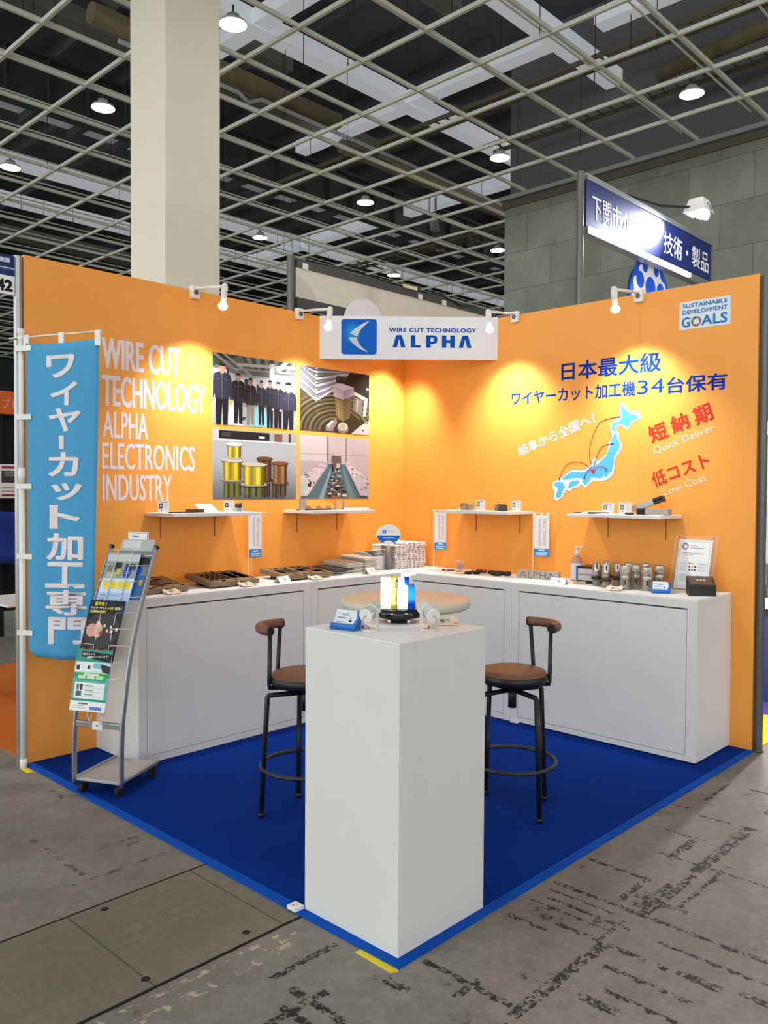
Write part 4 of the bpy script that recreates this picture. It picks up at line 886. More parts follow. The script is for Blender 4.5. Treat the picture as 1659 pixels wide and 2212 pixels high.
mini_flag((-.072, -.38, T), (.5, -.85, 0), .092, 'small table flag beside the towel stacks')
mini_flag((-.06, -1.25, T), (.25, -.97, 0), .112, 'small table flag behind the steel word block')

# ---- small parts on the right counter
t = thing('parts_cup', 'clear tumbler full of small metal pieces', 'cup', (-.12, -.665, T))
bm = BM(); lathe(bm, [(0, .0), (.024, 0), (.034, .078), (.0325, .078), (.0225, .004), (0, .004)], (-.12, -.665, T)); obj('tumbler', bm, GLASS, t)
bm = BM(); rr = random.Random(2)
for k in range(120):
    z = rr.uniform(.006, .055); r_ = (.02+.008*z/.06)*math.sqrt(rr.random()); a = rr.random()*2*PI; p = Vector((-.12+r_*math.cos(a), -.665+r_*math.sin(a), T+z)); d = Vector((rr.uniform(-1, 1), rr.uniform(-1, 1), rr.uniform(-1, 1))).normalized()*.006
    cyl(bm, p-d*.4, p+d*.4, .0022, n=6)
tag(obj('metal_pieces', bm, STEEL, t), kind='stuff')
BR = mat('coppery_brown_part', (112, 76, 60), .45, .4)
for k, (x, y, r_, lb) in enumerate(((-.2, -.585, .014, 'flat brown disc part farthest left on the right counter'), (-.185, -.615, .013, 'brown part between the flat disc and the pair by the tumbler'), (-.165, -.632, .015, 'brown ring part just left of the tumbler'), (-.19, -.672, .013, 'brown ring part in front of the tumbler'))):
    bm = BM(); lathe(bm, [(.004, 0), (r_, 0), (r_, .007), (r_*.6, .009), (.004, .007)], (x, y, T), 18); tag(obj('brown_part', bm, BR), lb, 'machined part', 'small brown parts')
bm = BM(); rr = random.Random(12)
for k in range(60):
    p = Vector((-.15+rr.uniform(-.035, .035), -.87+rr.uniform(-.06, .05), T+.004)); a = rr.random()*2*PI; q = p+Vector((math.cos(a)*.02, math.sin(a)*.02, rr.uniform(0, .022)))
    tube(bm, [p, (p+q)/2+Z*.006, q], .0016, 5)
tag(obj('wire_offcuts', bm, DARKSTEEL), 'tangled heap of thin dark wire-cut offcuts', 'offcuts', kind='stuff')
for k, (x, y) in enumerate(((-.27, -.86), (-.23, -.9))):
    bm = BM(); box(bm, x-.016, x+.016, y-.02, y+.02, T, T+.016); box(bm, x-.012, x+.012, y-.015, y-.004, T+.016, T+.018); box(bm, x-.012, x+.012, y+.004, y+.015, T+.016, T+.018)
    tag(obj('black_block', bm, BLACK, bevel=.002), ['small black block before the wire offcuts, left one', 'small black block before the wire offcuts, right one'][k], 'machined part')
first = None
for k, (x, y) in enumerate(((-.14, -.965), (-.16, -1.0), (-.12, -1.02), (-.2, -1.03), (-.15, -1.065), (-.22, -1.075), (-.12, -1.09), (-.17, -1.12))):
    if first is None:
        first = thing('black_ring', 'black ring in the cluster left of the steel word block', 'ring', (x, y, T), 'cluster of black rings')
        bm = BM(); lathe(bm, [(.009, 0), (.021, 0), (.022, .003), (.022, .021), (.02, .024), (.010, .024), (.009, .021), (.009, 0)], (x, y, T), 24); obj('ring_body', bm, BLACK, first)
        bm = BM(); lathe(bm, [(.0222, .008), (.0232, .009), (.0232, .014), (.0222, .015)], (x, y, T), 24); obj('groove_band', bm, RUBBER, first)
    else: dup(first, (x, y, T))
t = thing('word_block', 'steel bar with the letters ALPHA cut into its face', 'steel block', (-.225, -1.37, T))
w0 = Vector((-.23, -1.24, T)); wu = Vector((.03, -.28, 0)).normalized(); wn = Vector((-.28, -.03, 0)).normalized()
bm = BM(); P = [w0, w0+wu*.30, w0+wu*.30-wn*.03, w0-wn*.03]; hexa(bm, P, [p+Z*.056 for p in P]); obj('bar', bm, mat('wire_cut_steel', (176, 168, 160), .4, .55, .15, 90), t, bevel=.001)
letters('lettering', 'ALPHA', w0+wu*.02+Z*.008, wu, Z, .25, .04, mat('cut_groove', (92, 84, 78), .5, .3), t, -.012, 1.05, lift=.0008)
# sanitiser bottle
c = Vector((-.085, -1.60, T)); t = thing('sanitizer_bottle', 'pump bottle of pink hand sanitizer with a blue and white label', 'bottle', c)
bm = BM(); lathe(bm, [(0, 0), (.033, 0), (.036, .004), (.036, .125), (.03, .145), (.016, .158), (.014, .165), (0, .165)], c, 26); obj('bottle', bm, mat('pink_liquid', (226, 168, 150), .15, 0, .02, trans=.35), t)
bm = BM(); lathe(bm, [(.0366, .008), (.0366, .115)], c, 26); obj('label', bm, mat('white_label', (226, 228, 234), .5), t)
bm = BM(); n = 26
for i in range(8, 15):
    a0, a1 = -PI/2-.5+i*.18-2.0, -PI/2-.5+(i+1)*.18-2.0
    vs = [bm.verts.new(c+Vector((.0372*math.cos(a), .0372*math.sin(a), z))) for a, z in ((a0, .01), (a1, .01), (a1, .1), (a0, .1))]; bm.faces.new(vs)
obj('blue_label', bm, BLUE, t)
bm = BM(); lathe(bm, [(0, .163), (.018, .163), (.018, .185), (.014, .19), (.006, .192), (.006, .215), (0, .215)], c, 20); obj('collar', bm, PLASTIC, t)
bm = BM(); cyl(bm, c+Z*.205, c+Z*.222, .010, n=14); tube(bm, [c+Z*.217, c+Z*.219+Vector((.01, -.02, 0)), c+Z*.212+Vector((.02, -.04, 0))], .005, 8); obj('pump_head', bm, PLASTIC, t)
# tray of stacked masks
t = thing('striped_box', 'white and grey striped box with black lid behind the thin cylinders', 'box', (-.12, -1.75, T))
bm = BM(); box(bm, -.2, -.07, -1.80, -1.68, T+.02, T+.095); obj('body', bm, mat('striped_box', (206, 200, 196), .5), t)
bm = BM(); box(bm, -.204, -.066, -1.804, -1.676, T, T+.02); obj('base', bm, BLACK, t)
bm = BM(); box(bm, -.203, -.067, -1.803, -1.677, T+.095, T+.108); obj('lid', bm, BLACK, t, bevel=.003)
bm = BM(); box(bm, -.2015, -.0685, -1.8015, -1.6785, T+.05, T+.062); obj('stripe', bm, mat('grey_stripe', (150, 144, 146), .5), t)
t = thing('wooden_clip', 'small wooden clip lying before the striped box', 'clip', (-.25, -1.72, T))
for s in (0, 1):
    bm = BM(); hexa(bm, [Vector((-.27, -1.69-.0, T+.001+s*.008)), Vector((-.262, -1.69, T+.001+s*.008)), Vector((-.232, -1.755, T+.001+s*.01)), Vector((-.24, -1.755, T+.001+s*.01))], [Vector((-.27, -1.69, T+.007+s*.008)), Vector((-.262, -1.69, T+.007+s*.008)), Vector((-.232, -1.755, T+.008+s*.01)), Vector((-.24, -1.755, T+.008+s*.01))]); obj('jaw', bm, mat('pale_wood', (206, 186, 140), .6), t)
# turned steel cylinders
def turned(c, r_, h, collar, label, a=0.0):
    c = Vector(c); t = thing('steel_cylinder', label, 'steel cylinder', c, 'turned steel cylinders on the right counter')
    b = BM()
    if collar:
        lathe(b, [(0, 0), (r_*.9, 0), (r_*.95, .002), (r_*.95, h*.3), (r_, h*.3), (r_, h*.62), (r_*1.02, h*.63), (r_*1.02, h*.66), (r_, h*.67), (r_, h-.002), (r_*.94, h), (r_*.55, h), (r_*.5, h-.02), (0, h-.02)], c, 30)
    else:
        lathe(b, [(0, 0), (r_*.97, 0), (r_, .002), (r_, h*.46), (r_*1.05, h*.47), (r_*1.05, h*.5), (r_, h*.51), (r_, h*.7), (r_*1.06, h*.71), (r_*1.06, h*.735), (r_, h*.745), (r_, h-.003), (r_*.95, h), (r_*.6, h), (r_*.55, h-.02), (0, h-.02)], c, 30)
    obj('body', b, STEEL, t)
    if collar:
        b = BM(); lathe(b, [(r_*.9, h*.28), (r_*1.3, h*.28), (r_*1.34, h*.29), (r_*1.34, h*.36), (r_*1.25, h*.385), (r_*.9, h*.4)], c, 30); obj('collar', b, BLACK, t)
    b = BM()
    for q in (a, a+2.1, a+4.2):
        p = c+Vector((math.cos(q), math.sin(q), 0))*r_*.97; d = Vector((math.cos(q), math.sin(q), 0)); s = Z.cross(d)
        o_ = p+s*-.0035+Z*(h*.22 if not collar else h*.74); P = [o_, o_+s*.007, o_+s*.007+d*.003, o_+d*.003]; hexa(b, P, [x_+Z*h*.2 for x_ in P])
    tag(obj('slots', b, BLACK, t), kind='stuff')
CY = [((-.245, -1.835), .024, .141, 1, 'thin steel cylinder with black collar, leftmost of the cylinders'), ((-.10, -1.83), .024, .141, 1, 'thin steel cylinder at the back between the two front collared ones'), ((-.31, -1.935), .024, .143, 1, 'thin steel cylinder with black collar, foremost of the collared ones'), ((-.18, -1.94), .023, .14, 1, 'thin steel cylinder with black collar right beside the first thick cylinder'),
      ((-.305, -2.055), .030, .139, 0, 'thick steel cylinder at the front with a slot facing out, left of two'), ((-.11, -1.975), .027, .142, 0, 'steel cylinder half hidden behind the left front thick one'), ((-.205, -2.072), .027, .141, 0, 'steel cylinder between the two front thick ones'), ((-.10, -2.085), .027, .143, 0, 'steel cylinder at the back, left of the right front thick one'), ((-.262, -2.17), .031, .139, 0, 'thick steel cylinder at the front, nearest the blue card holder'), ((-.11, -2.175), .029, .138, 0, 'rightmost steel cylinder, against the acrylic stand')]
for (x, y), r_, h, cl, lb in CY: turned((x, y, T), r_, h, cl, lb, 3.7)
# blue card holders
def card_holder(c, ang, label):
    t = thing('card_holder', label, 'card holder', c, 'blue business card holders'); c = Vector(c); W_ = .1
    b = BM(); pr = [(0, 0), (.062, 0), (.066, .012), (.055, .036), (.048, .062), (.043, .062), (.02, .018), (.0, .024), (-.004, .012)]
    prism(b, [(p[0], p[1]) for p in pr], c+Vector((-W_/2, -.03, 0)), Y, Z, W_)
    obj('holder', b, BLUE, t, bevel=.002)
    def f(b, m):
        o = c+Vector((-.046, -.0145, .017)); uy = Vector((0, .0235, .047)); prism(b, rect(0, 0, .091, 1.0), o, X, uy, -.0015)
        art(b, m, o, X*.091, uy, [((222, 226, 236), rect(0, 0, 1, 1)), ((60, 120, 200), [(.84, 0), (1, 0), (1, 1), (.9, 1), (.96, .5)]), ((140, 144, 156), rect(.1, .72, .6, .76)), ((110, 114, 126), rect(.3, .62, .62, .68)), ((150, 154, 164), rect(.12, .4, .5, .5)), ((200, 170, 160), oval(.7, .42, .05, .1, 10)), ((60, 60, 70), rect(.64, .2, .76, .32)), ((150, 154, 164), rect(.1, .15, .5, .19))], .0004)
    artobj('cards', [PAPER], f, t); t.rotation_euler.z = ang; return t
card_holder((-.315, -2.285, T), -1.18, 'blue card holder with white cards on the right counter')
# acrylic menu stand
t = thing('acrylic_stand', 'clear acrylic stand holding a white certificate with a coloured wheel', 'sign stand', (-.06, -2.335, T))
ao = Vector((-.075, -2.215, T)); au = Vector((.0, -1, 0)); av = Vector((.05, -.02, .325)).normalized(); an = au.cross(av).normalized()
bm = BM(); prism(bm, rect(0, 0, .262, .325), ao, au, av, -.003); P = [ao+an*.06, ao+au*.262+an*.06, ao+au*.262-an*.003, ao-an*.003]; hexa(bm, P, [p+Z*.003 for p in P]); obj('acrylic', bm, GLASS, t)
for s in (.03, .235):
    bm = BM(); cyl(bm, ao+au*s+av*.312, ao+au*s+av*.312+an*.004, .004, n=10); obj('stud', bm, BLACK, t)
co = ao+au*.032+av*.008+an*.001
def cert(b, m):
    prism(b, rect(0, 0, .2, .292), co, au, av, -.0006)
    P = [((170, 172, 180), rect(.05, .04, .95, .965)), ((240, 240, 242), rect(.062, .048, .938, .957))]+wheel(.2, .86, .1, .07, .75)
    for v_, a_, c_ in ((.88, .34, .56), (.83, .34, .78), (.72, .14, .78), (.69, .14, .46)): P.append(((160, 160, 168), rect(a_, v_, c_, v_+.012)))
    for r_, row in enumerate((((40, 90, 60), (210, 190, 90)), ((200, 50, 50), (220, 170, 60), (20, 50, 90)), ((30, 110, 170), (90, 110, 70), (60, 70, 60)))):
        for k, c_ in enumerate(row): P.append((c_, rect(.38+.085*k, .5-.065*r_, .43+.085*k, .535-.065*r_)))
    for r_ in range(3):
        for a_, c_ in ((.12, .3), (.64, .9)):
            for q in range(3): P.append(((186, 188, 194), rect(a_, .5-.065*r_+.014*q, c_, .506-.065*r_+.014*q)))
    for q in range(6): P.append(((180, 182, 190), rect(.12, .16+.024*q, .56, .168+.024*q)))
    for k in range(6):
        for r_ in range(3): P.append((WHEEL[(k*3+r_*5) % 17], rect(.62+.045*k, .18+.034*r_, .655+.045*k, .21+.034*r_)))
    art(b, m, co, au*.2, av*.292, P, .0003, .00002)
artobj('certificate', [PAPER], cert, t)
# black slanted box
t = thing('black_display_box', 'black slanted display box with three round buttons at the counter end', 'display box', (-.22, -2.44, T))
bo = Vector((-.325, -2.452, T)); bu = Vector((.30, -.28, 0)).normalized(); bw = Vector((.55, .45, 0)).normalized()
bu = Vector((.07, -.113, 0)).normalized(); bw = Vector((.113, .07, 0)).normalized()
_k = 1.14
bm = BM(); pr = [(0, 0), (.114, 0), (.114, .1), (.107, .1), (.0, .057)]; prism(bm, pr, bo, bw, Z, .1425); obj('case', bm, BLACK, t, bevel=.002)
bm = BM(); sv = (bw*.107+Z*.043).normalized(); so2 = bo+Z*.0573; prism(bm, rect(.01, .012, .132, .106), so2, bu, sv, .0012); obj('panel', bm, mat('dark_brown_panel', (74, 62, 58), .35), t)
for k in range(3):
    bm = BM(); nn = bu.cross(sv).normalized(); p = so2+bu*(.053+.018*k)+sv*.064; cyl(bm, p, p+nn*.004, .006, n=14); obj('button', bm, mat('warm_button', (226, 210, 190), .4), t)

# ================================================================ THINGS ON THE SHELVES
H = 1.3365
def info_card(f, a, d, label, w_=.085, h_=.072, pic=(120, 108, 100)):
    c = f(a, d, H); ux = X if f is fL else -Y; n = ux.cross(Z)
    t = thing('info_card', label, 'info card', c, 'clear blocks with printed cards')
    b = BM(); P = [c-ux*w_/2, c+ux*w_/2, c+ux*w_/2-n*.012, c-ux*w_/2-n*.012]; hexa(b, P, [p+Z*h_ for p in P]); obj('acrylic', b, GLASS, t, bevel=.001)
    def g(b, m):
        o = c-ux*w_*.44+Z*h_*.06+n*.0006; prism(b, rect(0, 0, w_*.88, h_*.88), o, ux, Z, -.0004)
        P = [(pic, rect(.1, .34, .42, .8)), ((222, 216, 206), oval(.26, .57, .08, .13, 12)), ((150, 148, 156), rect(.2, .86, .85, .93)), ((110, 110, 120), rect(.26, .12, .36, .22))]
        for k in range(5): P.append(((196, 192, 200), rect(.52, .34+.09*k, .9, .37+.09*k)))
        art(b, m, o, ux*w_*.88, Z*h_*.88, P, .0003, .00003)
    artobj('card', [PAPER], g, t); return t
info_card(fL, -2.225, .14, 'clear card block at the left of the leftmost shelf', pic=(70, 70, 74)); info_card(fL, -1.77, .15, 'clear card block with a dark ring picture at the right of the leftmost shelf', pic=(30, 30, 36))
info_card(fR, .872, .15, 'clear card block in the middle of the right wall shelf near the corner', .085, .078); info_card(fR, 1.165, .14, 'clear card block at the right end of the shelf near the corner', .085, .076)
info_card(fR, 1.845, .13, 'clear card block behind the dark booklets under the map', .088, .07); info_card(fR, 1.99, .19, 'clear card block beside the black-headed steel bars', .092, .076)
def slab(name, cat, f, a, d, l, w_, z, h, ang, m, label, group=None):
    c = f(a, d, H+z); b = BM(); box(b, c.x-l/2, c.x+l/2, c.y-w_/2, c.y+w_/2, c.z, c.z+h)
    t = thing(name, label, cat, c, group); obj('body', b, m, t, bevel=min(.0015, h*.3)); t.rotation_euler.z = ang; return t
slab('flat_dark_part', 'machined part', fL, -2.2, .22, .08, .02, 0, .007, .2, DARKSTEEL, 'thin dark flat part at the left on the leftmost shelf')
slab('flat_dark_part', 'machined part', fL, -2.11, .2, .075, .02, 0, .006, -.15, DARKSTEEL, 'thin dark flat part lying right of another on the leftmost shelf')
for k in range(3): slab('dark_plate', 'machined part', fL, -2.03, .17, .095, .06, k*.0065, .006, .1+.05*k, DARKSTEEL, ['lowest dark plate of three stacked on the leftmost shelf', 'middle dark plate of three stacked on the leftmost shelf', 'top dark plate of three stacked on the leftmost shelf'][k], 'stacked dark plates')
t = thing('paper_form', 'tilted white paper form leaning on the leftmost shelf', 'paper', fL(-1.92, .12, H))
c = fL(-1.98, .17, H)
def pf(b, m):
    prism(b, rect(0, 0, .13, .1), c, Vector((1, .08, 0)), Vector((0, .9, .5)).normalized(), .0008); art(b, m, c, Vector((.13, .01, 0)), Vector((0, .09, .05)), [((190, 180, 190), rect(.15, .6, .5, .75)), ((206, 176, 190), rect(.55, .5, .85, .7)), ((170, 170, 176), rect(.2, .3, .8, .36))], .0006)
artobj('sheet', [PAPER], pf, t)
slab('paper_sheet', 'paper', fL, -1.9, .22, .16, .09, 0, .0012, -.2, PAPER, 'white sheet under the tilted paper form')
def cog(f, a, d, r_, h, label, parts=1):
    c = f(a, d, H); t = thing('gear_part', label, 'gear', c); b = BM(); N = 20
    pts = []
    for k in range(N*2):
        q = r_ if k % 2 else r_*.86; pts.append((q*math.cos(PI*k/N), q*math.sin(PI*k/N)))
    prism(b, pts, c, X, Y, h); obj('gear_body', b, STEEL, t)
    b = BM(); rr = random.Random(3)
    for k in range(5): q = c+Vector((rr.uniform(-.4, .4)*r_, rr.uniform(-.4, .4)*r_, h)); cyl(b, q, q+Z*rr.uniform(.02, .036), r_*.28, n=14)
    obj('pins', b, DARKSTEEL, t)
cog(fL, -1.70, .16, .034, .024, 'toothed steel gear with pins at the right of the leftmost shelf')
c = fL(-1.175, .15, H); t = thing('notched_plate', 'upright grey notched plate on the shelf under the machine hall photo', 'machined part', c)
bm = BM(); prism(bm, [(-.025, 0), (.03, 0), (.03, .02), (.026, .024), (.03, .03), (.03, .06), (.022, .074), (-.025, .076), (-.025, .05), (-.021, .046), (-.025, .04)], c, X, Z, .012); obj('plate', bm, mat('pale_steel', (176, 168, 158), .45, .4), t)
bm = BM(); box(bm, c.x-.03, c.x+.035, c.y-.01, c.y+.03, H, H+.006); obj('foot', bm, DARKSTEEL, t)
for k, a in enumerate((-1.125, -1.035, -.95)):
    c = fL(a, .16, H); t = thing('stepped_block', ['left small stepped steel block on the shelf under the machine hall photo', 'middle small stepped steel block on the shelf under the machine hall photo', 'right small stepped steel block on the shelf under the machine hall photo'][k], 'machined part', c, 'small stepped steel blocks')
    bm = BM(); prism(bm, [(-.035, 0), (.035, 0), (.035, .006), (.02, .008), (.02, .012), (-.03, .01), (-.035, .006)], c+Y*.02, X, Z, .04); obj('base', bm, DARKSTEEL, t)
    bm = BM(); box(bm, c.x-.01, c.x+.016, c.y-.012, c.y+.012, H+.010, H+.03); obj('block', bm, STEEL, t, bevel=.001)
for k, a in enumerate((-.835, -.76)):
    c = fL(a, .13, H); t = thing('ring_bracket', ['left upright steel ring on a bracket, second left shelf', 'right upright steel ring on a bracket, second left shelf'][k], 'machined part', c, 'upright steel rings')
    bm = BM(); tube(bm, [c+Vector((.008+.017*math.cos(q*PI/10), -.004, .04+.019*math.sin(q*PI/10))) for q in range(20)], .0035, 8, True); obj('ring', bm, STEEL, t)
    bm = BM(); box(bm, c.x-.022, c.x-.012, c.y-.006, c.y+.006, H, H+.06); box(bm, c.x-.022, c.x+.026, c.y-.012, c.y+.012, H, H+.008); obj('bracket', bm, STEEL, t)
for k, a in enumerate((-.80, -.735, -.67, -.61)): slab('white_chip', 'sample', fL, a, .2, .036, .03, 0, .016, .1*k, PAPER, ['first of four small white blocks from the left, second left shelf', 'second of four small white blocks, second left shelf', 'third of four small white blocks, second left shelf', 'rightmost of four small white blocks, second left shelf'][k], 'small white blocks')
slab('paper_sheet', 'paper', fL, -.88, .22, .1, .05, 0, .001, .1, PAPER, 'small paper slip before the upright rings')
def frustum(f, a, d, r0, r1, h, m, label):
    c = f(a, d, H); t = thing('tapered_part', label, 'machined part', c, 'tapered dark parts'); b = BM(); N = 14; pts0, pts1 = [], []
    for k in range(N*2): q = 1 if k % 2 else .9; pts0.append(c+Vector((r0*q*math.cos(PI*k/N), r0*q*math.sin(PI*k/N), 0))); pts1.append(c+Vector((r1*q*math.cos(PI*k/N), r1*q*math.sin(PI*k/N), h)))
    hexa(b, pts0, pts1); obj('body', b, m, t)
    b = BM(); cyl(b, c+Z*h, c+Z*(h+.0015), min(r0, r1)*.5, n=16); obj('bore', b, BLACK, t); return t
frustum(fR, .715, .14, .019, .026, .048, RUSTSTEEL, 'brown flared part at the left of the shelf near the corner')
frustum(fR, 1.02, .14, .03, .024, .046, RUSTSTEEL, 'brown ribbed tapered part on the shelf near the corner'); frustum(fR, 1.1, .2, .033, .027, .045, DARKSTEEL, 'dark ribbed tapered part before the right card block, shelf near the corner')
for k, a in enumerate((.762, .807)): slab('grey_block', 'machined part', fR, a, .18, .036, .038, 0, .042, 0, STEEL, ['left half of the grey steel block pair on the shelf near the corner', 'right half of the grey steel block pair on the shelf near the corner'][k], 'grey steel block pair')
slab('paper_sheet', 'paper', fR, .66, .18, .06, .1, 0, .001, .2, PAPER, 'white paper at the left end of the shelf near the corner'); slab('paper_sheet', 'paper', fR, .95, .2, .05, .07, 0, .001, .1, PAPER, 'paper slip between the card block and the tapered parts')
t = thing('white_figure', 'tiny white clip in front of the brown flared part', 'clip', fR(.722, .2, H)); c = fR(.722, .2, H)
bm = BM(); tube(bm, [c+Vector((0, .012, .002)), c+Vector((0, .003, .02)), c+Vector((0, 0, .008)), c+Vector((0, -.003, .02)), c+Vector((0, -.012, .002))], .003, 8); obj('clip', bm, PLASTIC, t)
for k, (a, d, l, w_, z, ang, m) in enumerate(((1.70, .16, .06, .12, 0, .2, DARKSTEEL), (1.76, .18, .08, .1, .002, -.3, PAPER), (1.82, .2, .07, .12, .004, .4, DARKSTEEL), (1.85, .22, .06, .11, .0105, .2, PAPER), (1.79, .21, .07, .08, .0105, -.1, PAPER))):
    slab('booklet', 'booklet', fR, a, d, l, w_, z, .006, ang, m, ['dark booklet lying leftmost on the shelf under the map', 'white booklet beside the leftmost dark one under the map', 'dark booklet in the middle of the shelf under the map', 'white booklet on top of the dark one under the map', 'open white booklet at the front of the shelf under the map'][k], 'booklets under the map')
# two long steel bars with black heads
def bar_part(o, d, L, W_, h, head0, label):
    """bar from o along d; the black head covers L*head0 at the start"""
    o, d = Vector(o), Vector(d).normalized(); s = Z.cross(d).normalized(); up = d.cross(s)*-1 if d.cross(s).z < 0 else d.cross(s)
    t = thing('tool_bar', label, 'steel bar', o, 'steel bars with black heads')
    b = BM(); p = o+d*L*head0; P = [p-s*W_/2, p+s*W_/2, p+s*W_/2+up*h, p-s*W_/2+up*h]; hexa(b, P, [q+d*L*(1-head0) for q in P]); obj('bar', b, mat('silver_bar', (176, 172, 168), .4, .5), t, bevel=.002)
    b = BM(); h2 = h*1.02
    pr = [(-W_*.55, 0), (-W_*.2, 0), (-W_*.15, h*.08), (W_*.15, h*.08), (W_*.2, 0), (W_*.55, 0), (W_*.55, h2*.4), (W_*.48, h2*.5), (W_*.55, h2*.6), (W_*.55, h2), (W_*.2, h2), (W_*.15, h2*.92), (-W_*.15, h2*.92), (-W_*.2, h2), (-W_*.55, h2), (-W_*.55, h2*.6), (-W_*.48, h2*.5), (-W_*.55, h2*.4)]
    prism(b, pr, o, s, up, L*head0); prism(b, pr, o, s, up, -.001); obj('head', b, BLACK, t)
    return t
bar_part(fR(2.065, .16, H+.001), (-.10, -1, 0), .205, .045, .036, .26, 'lower steel bar with its black head to the left, lying flat on the shelf')
bar_part(fR(2.20, .1, H+.083), (-.12, 1, -.36), .2, .045, .034, .3, 'upper steel bar with its black head to the right, leaning across the other bar')
slab('dark_spike', 'machined part', fR, 2.03, .21, .02, .05, 0, .012, .2, BLACK, 'small black pointed part before the card block and steel bars')

# ================================================================ PEDESTAL AND WHAT STANDS ON IT
t = thing('pedestal', 'tall white square pedestal at the front corner of the carpet', 'pedestal', (-2.722, -2.447, .0095))
bm = BM(); box(bm, -2.944, -2.5, -2.668, -2.225, .0095, .994); obj('body', bm, WHITE, t, bevel=.0015)
bm = BM(); box(bm, -2.9445, -2.4995, -2.6685, -2.2245, .994, 1.0); obj('top', bm, WHITE_TOP, t, bevel=.001)
fd = Vector((-.724, -.69, 0)); fu = Vector((.69, -.724, 0))
card_holder((-2.872, -2.358, 1.0), -1.33, 'blue card holder with white cards on the pedestal top')
tc_ = Vector((-2.63, -2.375, 1.0))
t = thing('turntable', 'black round turntable on short chrome legs on the pedestal', 'turntable', tc_)
bm = BM(); lathe(bm, [(0, .02), (.08, .02), (.082, .023), (.075, .048), (.073, .05), (0, .05)], tc_, 48); obj('drum', bm, BLACKPL, t)
for k in range(3):
    a = math.atan2(fd.y, fd.x)+(-.62, .62, PI)[k]; p = tc_+Vector((math.cos(a), math.sin(a), 0))*.06
    bm = BM(); cyl(bm, p, p+Z*.0205, .0075, n=16); obj('leg', bm, CHROME, t)
bm = BM(); cyl(bm, tc_+Z*.002, tc_+Z*.014, .045, n=30); obj('motor', bm, RUBBER, t)
WT = mat('bright_white_block', (246, 246, 246), .4)
def blockp(b, o, w_, d, h, z=0): P = [o, o+fu*w_, o+fu*w_-fd*d, o-fd*d]; hexa(b, [p+Z*z for p in P], [p+Z*(z+h) for p in P])
a0 = tc_+fd*.035-fu*.066+Z*.0503
t = thing('sample_tower', 'bright white block with a yellow side standing on the turntable', 'sample', a0)
bm = BM(); blockp(bm, a0, .038, .03, .115); obj('white_face', bm, WT, t, bevel=.001)
bm = BM()
for k, (z, h, dx) in enumerate(((0, .025, .0), (.025, .02, -.003), (.045, .03, .001), (.075, .02, -.004), (.095, .024, -.002))): blockp(bm, a0+fu*.0385-fd*.004, .017+dx, .03, h, z)
obj('yellow_side', bm, mat('yellow_acrylic', (206, 196, 70), .12, 0, .1, trans=.35), t)
b0 = tc_+fd*.04-fu*.006+Z*.0503
t = thing('sample_tower', 'bright white and blue hooked block standing on the turntable', 'sample', b0)
bm = BM(); prism(bm, [(0, 0), (.037, 0), (.037, .085), (.028, .085), (.023, .11), (.023, .117), (.044, .117), (.05, .122), (.066, .122), (.066, .137), (.013, .137), (.013, .115), (.005, .115), (.002, .085)], b0, fu, Z, -.024); obj('white_face', bm, WT, t)
bm = BM()
for z, h, dx, w_ in ((0, .04, 0, .027), (.04, .025, .001, .026), (.065, .025, 0, .024), (.09, .027, -.012, .016)): blockp(bm, b0+fu*(.0375+dx)-fd*.003, w_, .028, h, z)
obj('blue_side', bm, mat('blue_acrylic', (2, 70, 190), .1, 0, .15, trans=.35), t)
bm = BM()
for z in (.02, .03, .055, .075): blockp(bm, b0+fu*.046-fd*.0025, .012, .001, .004, z)
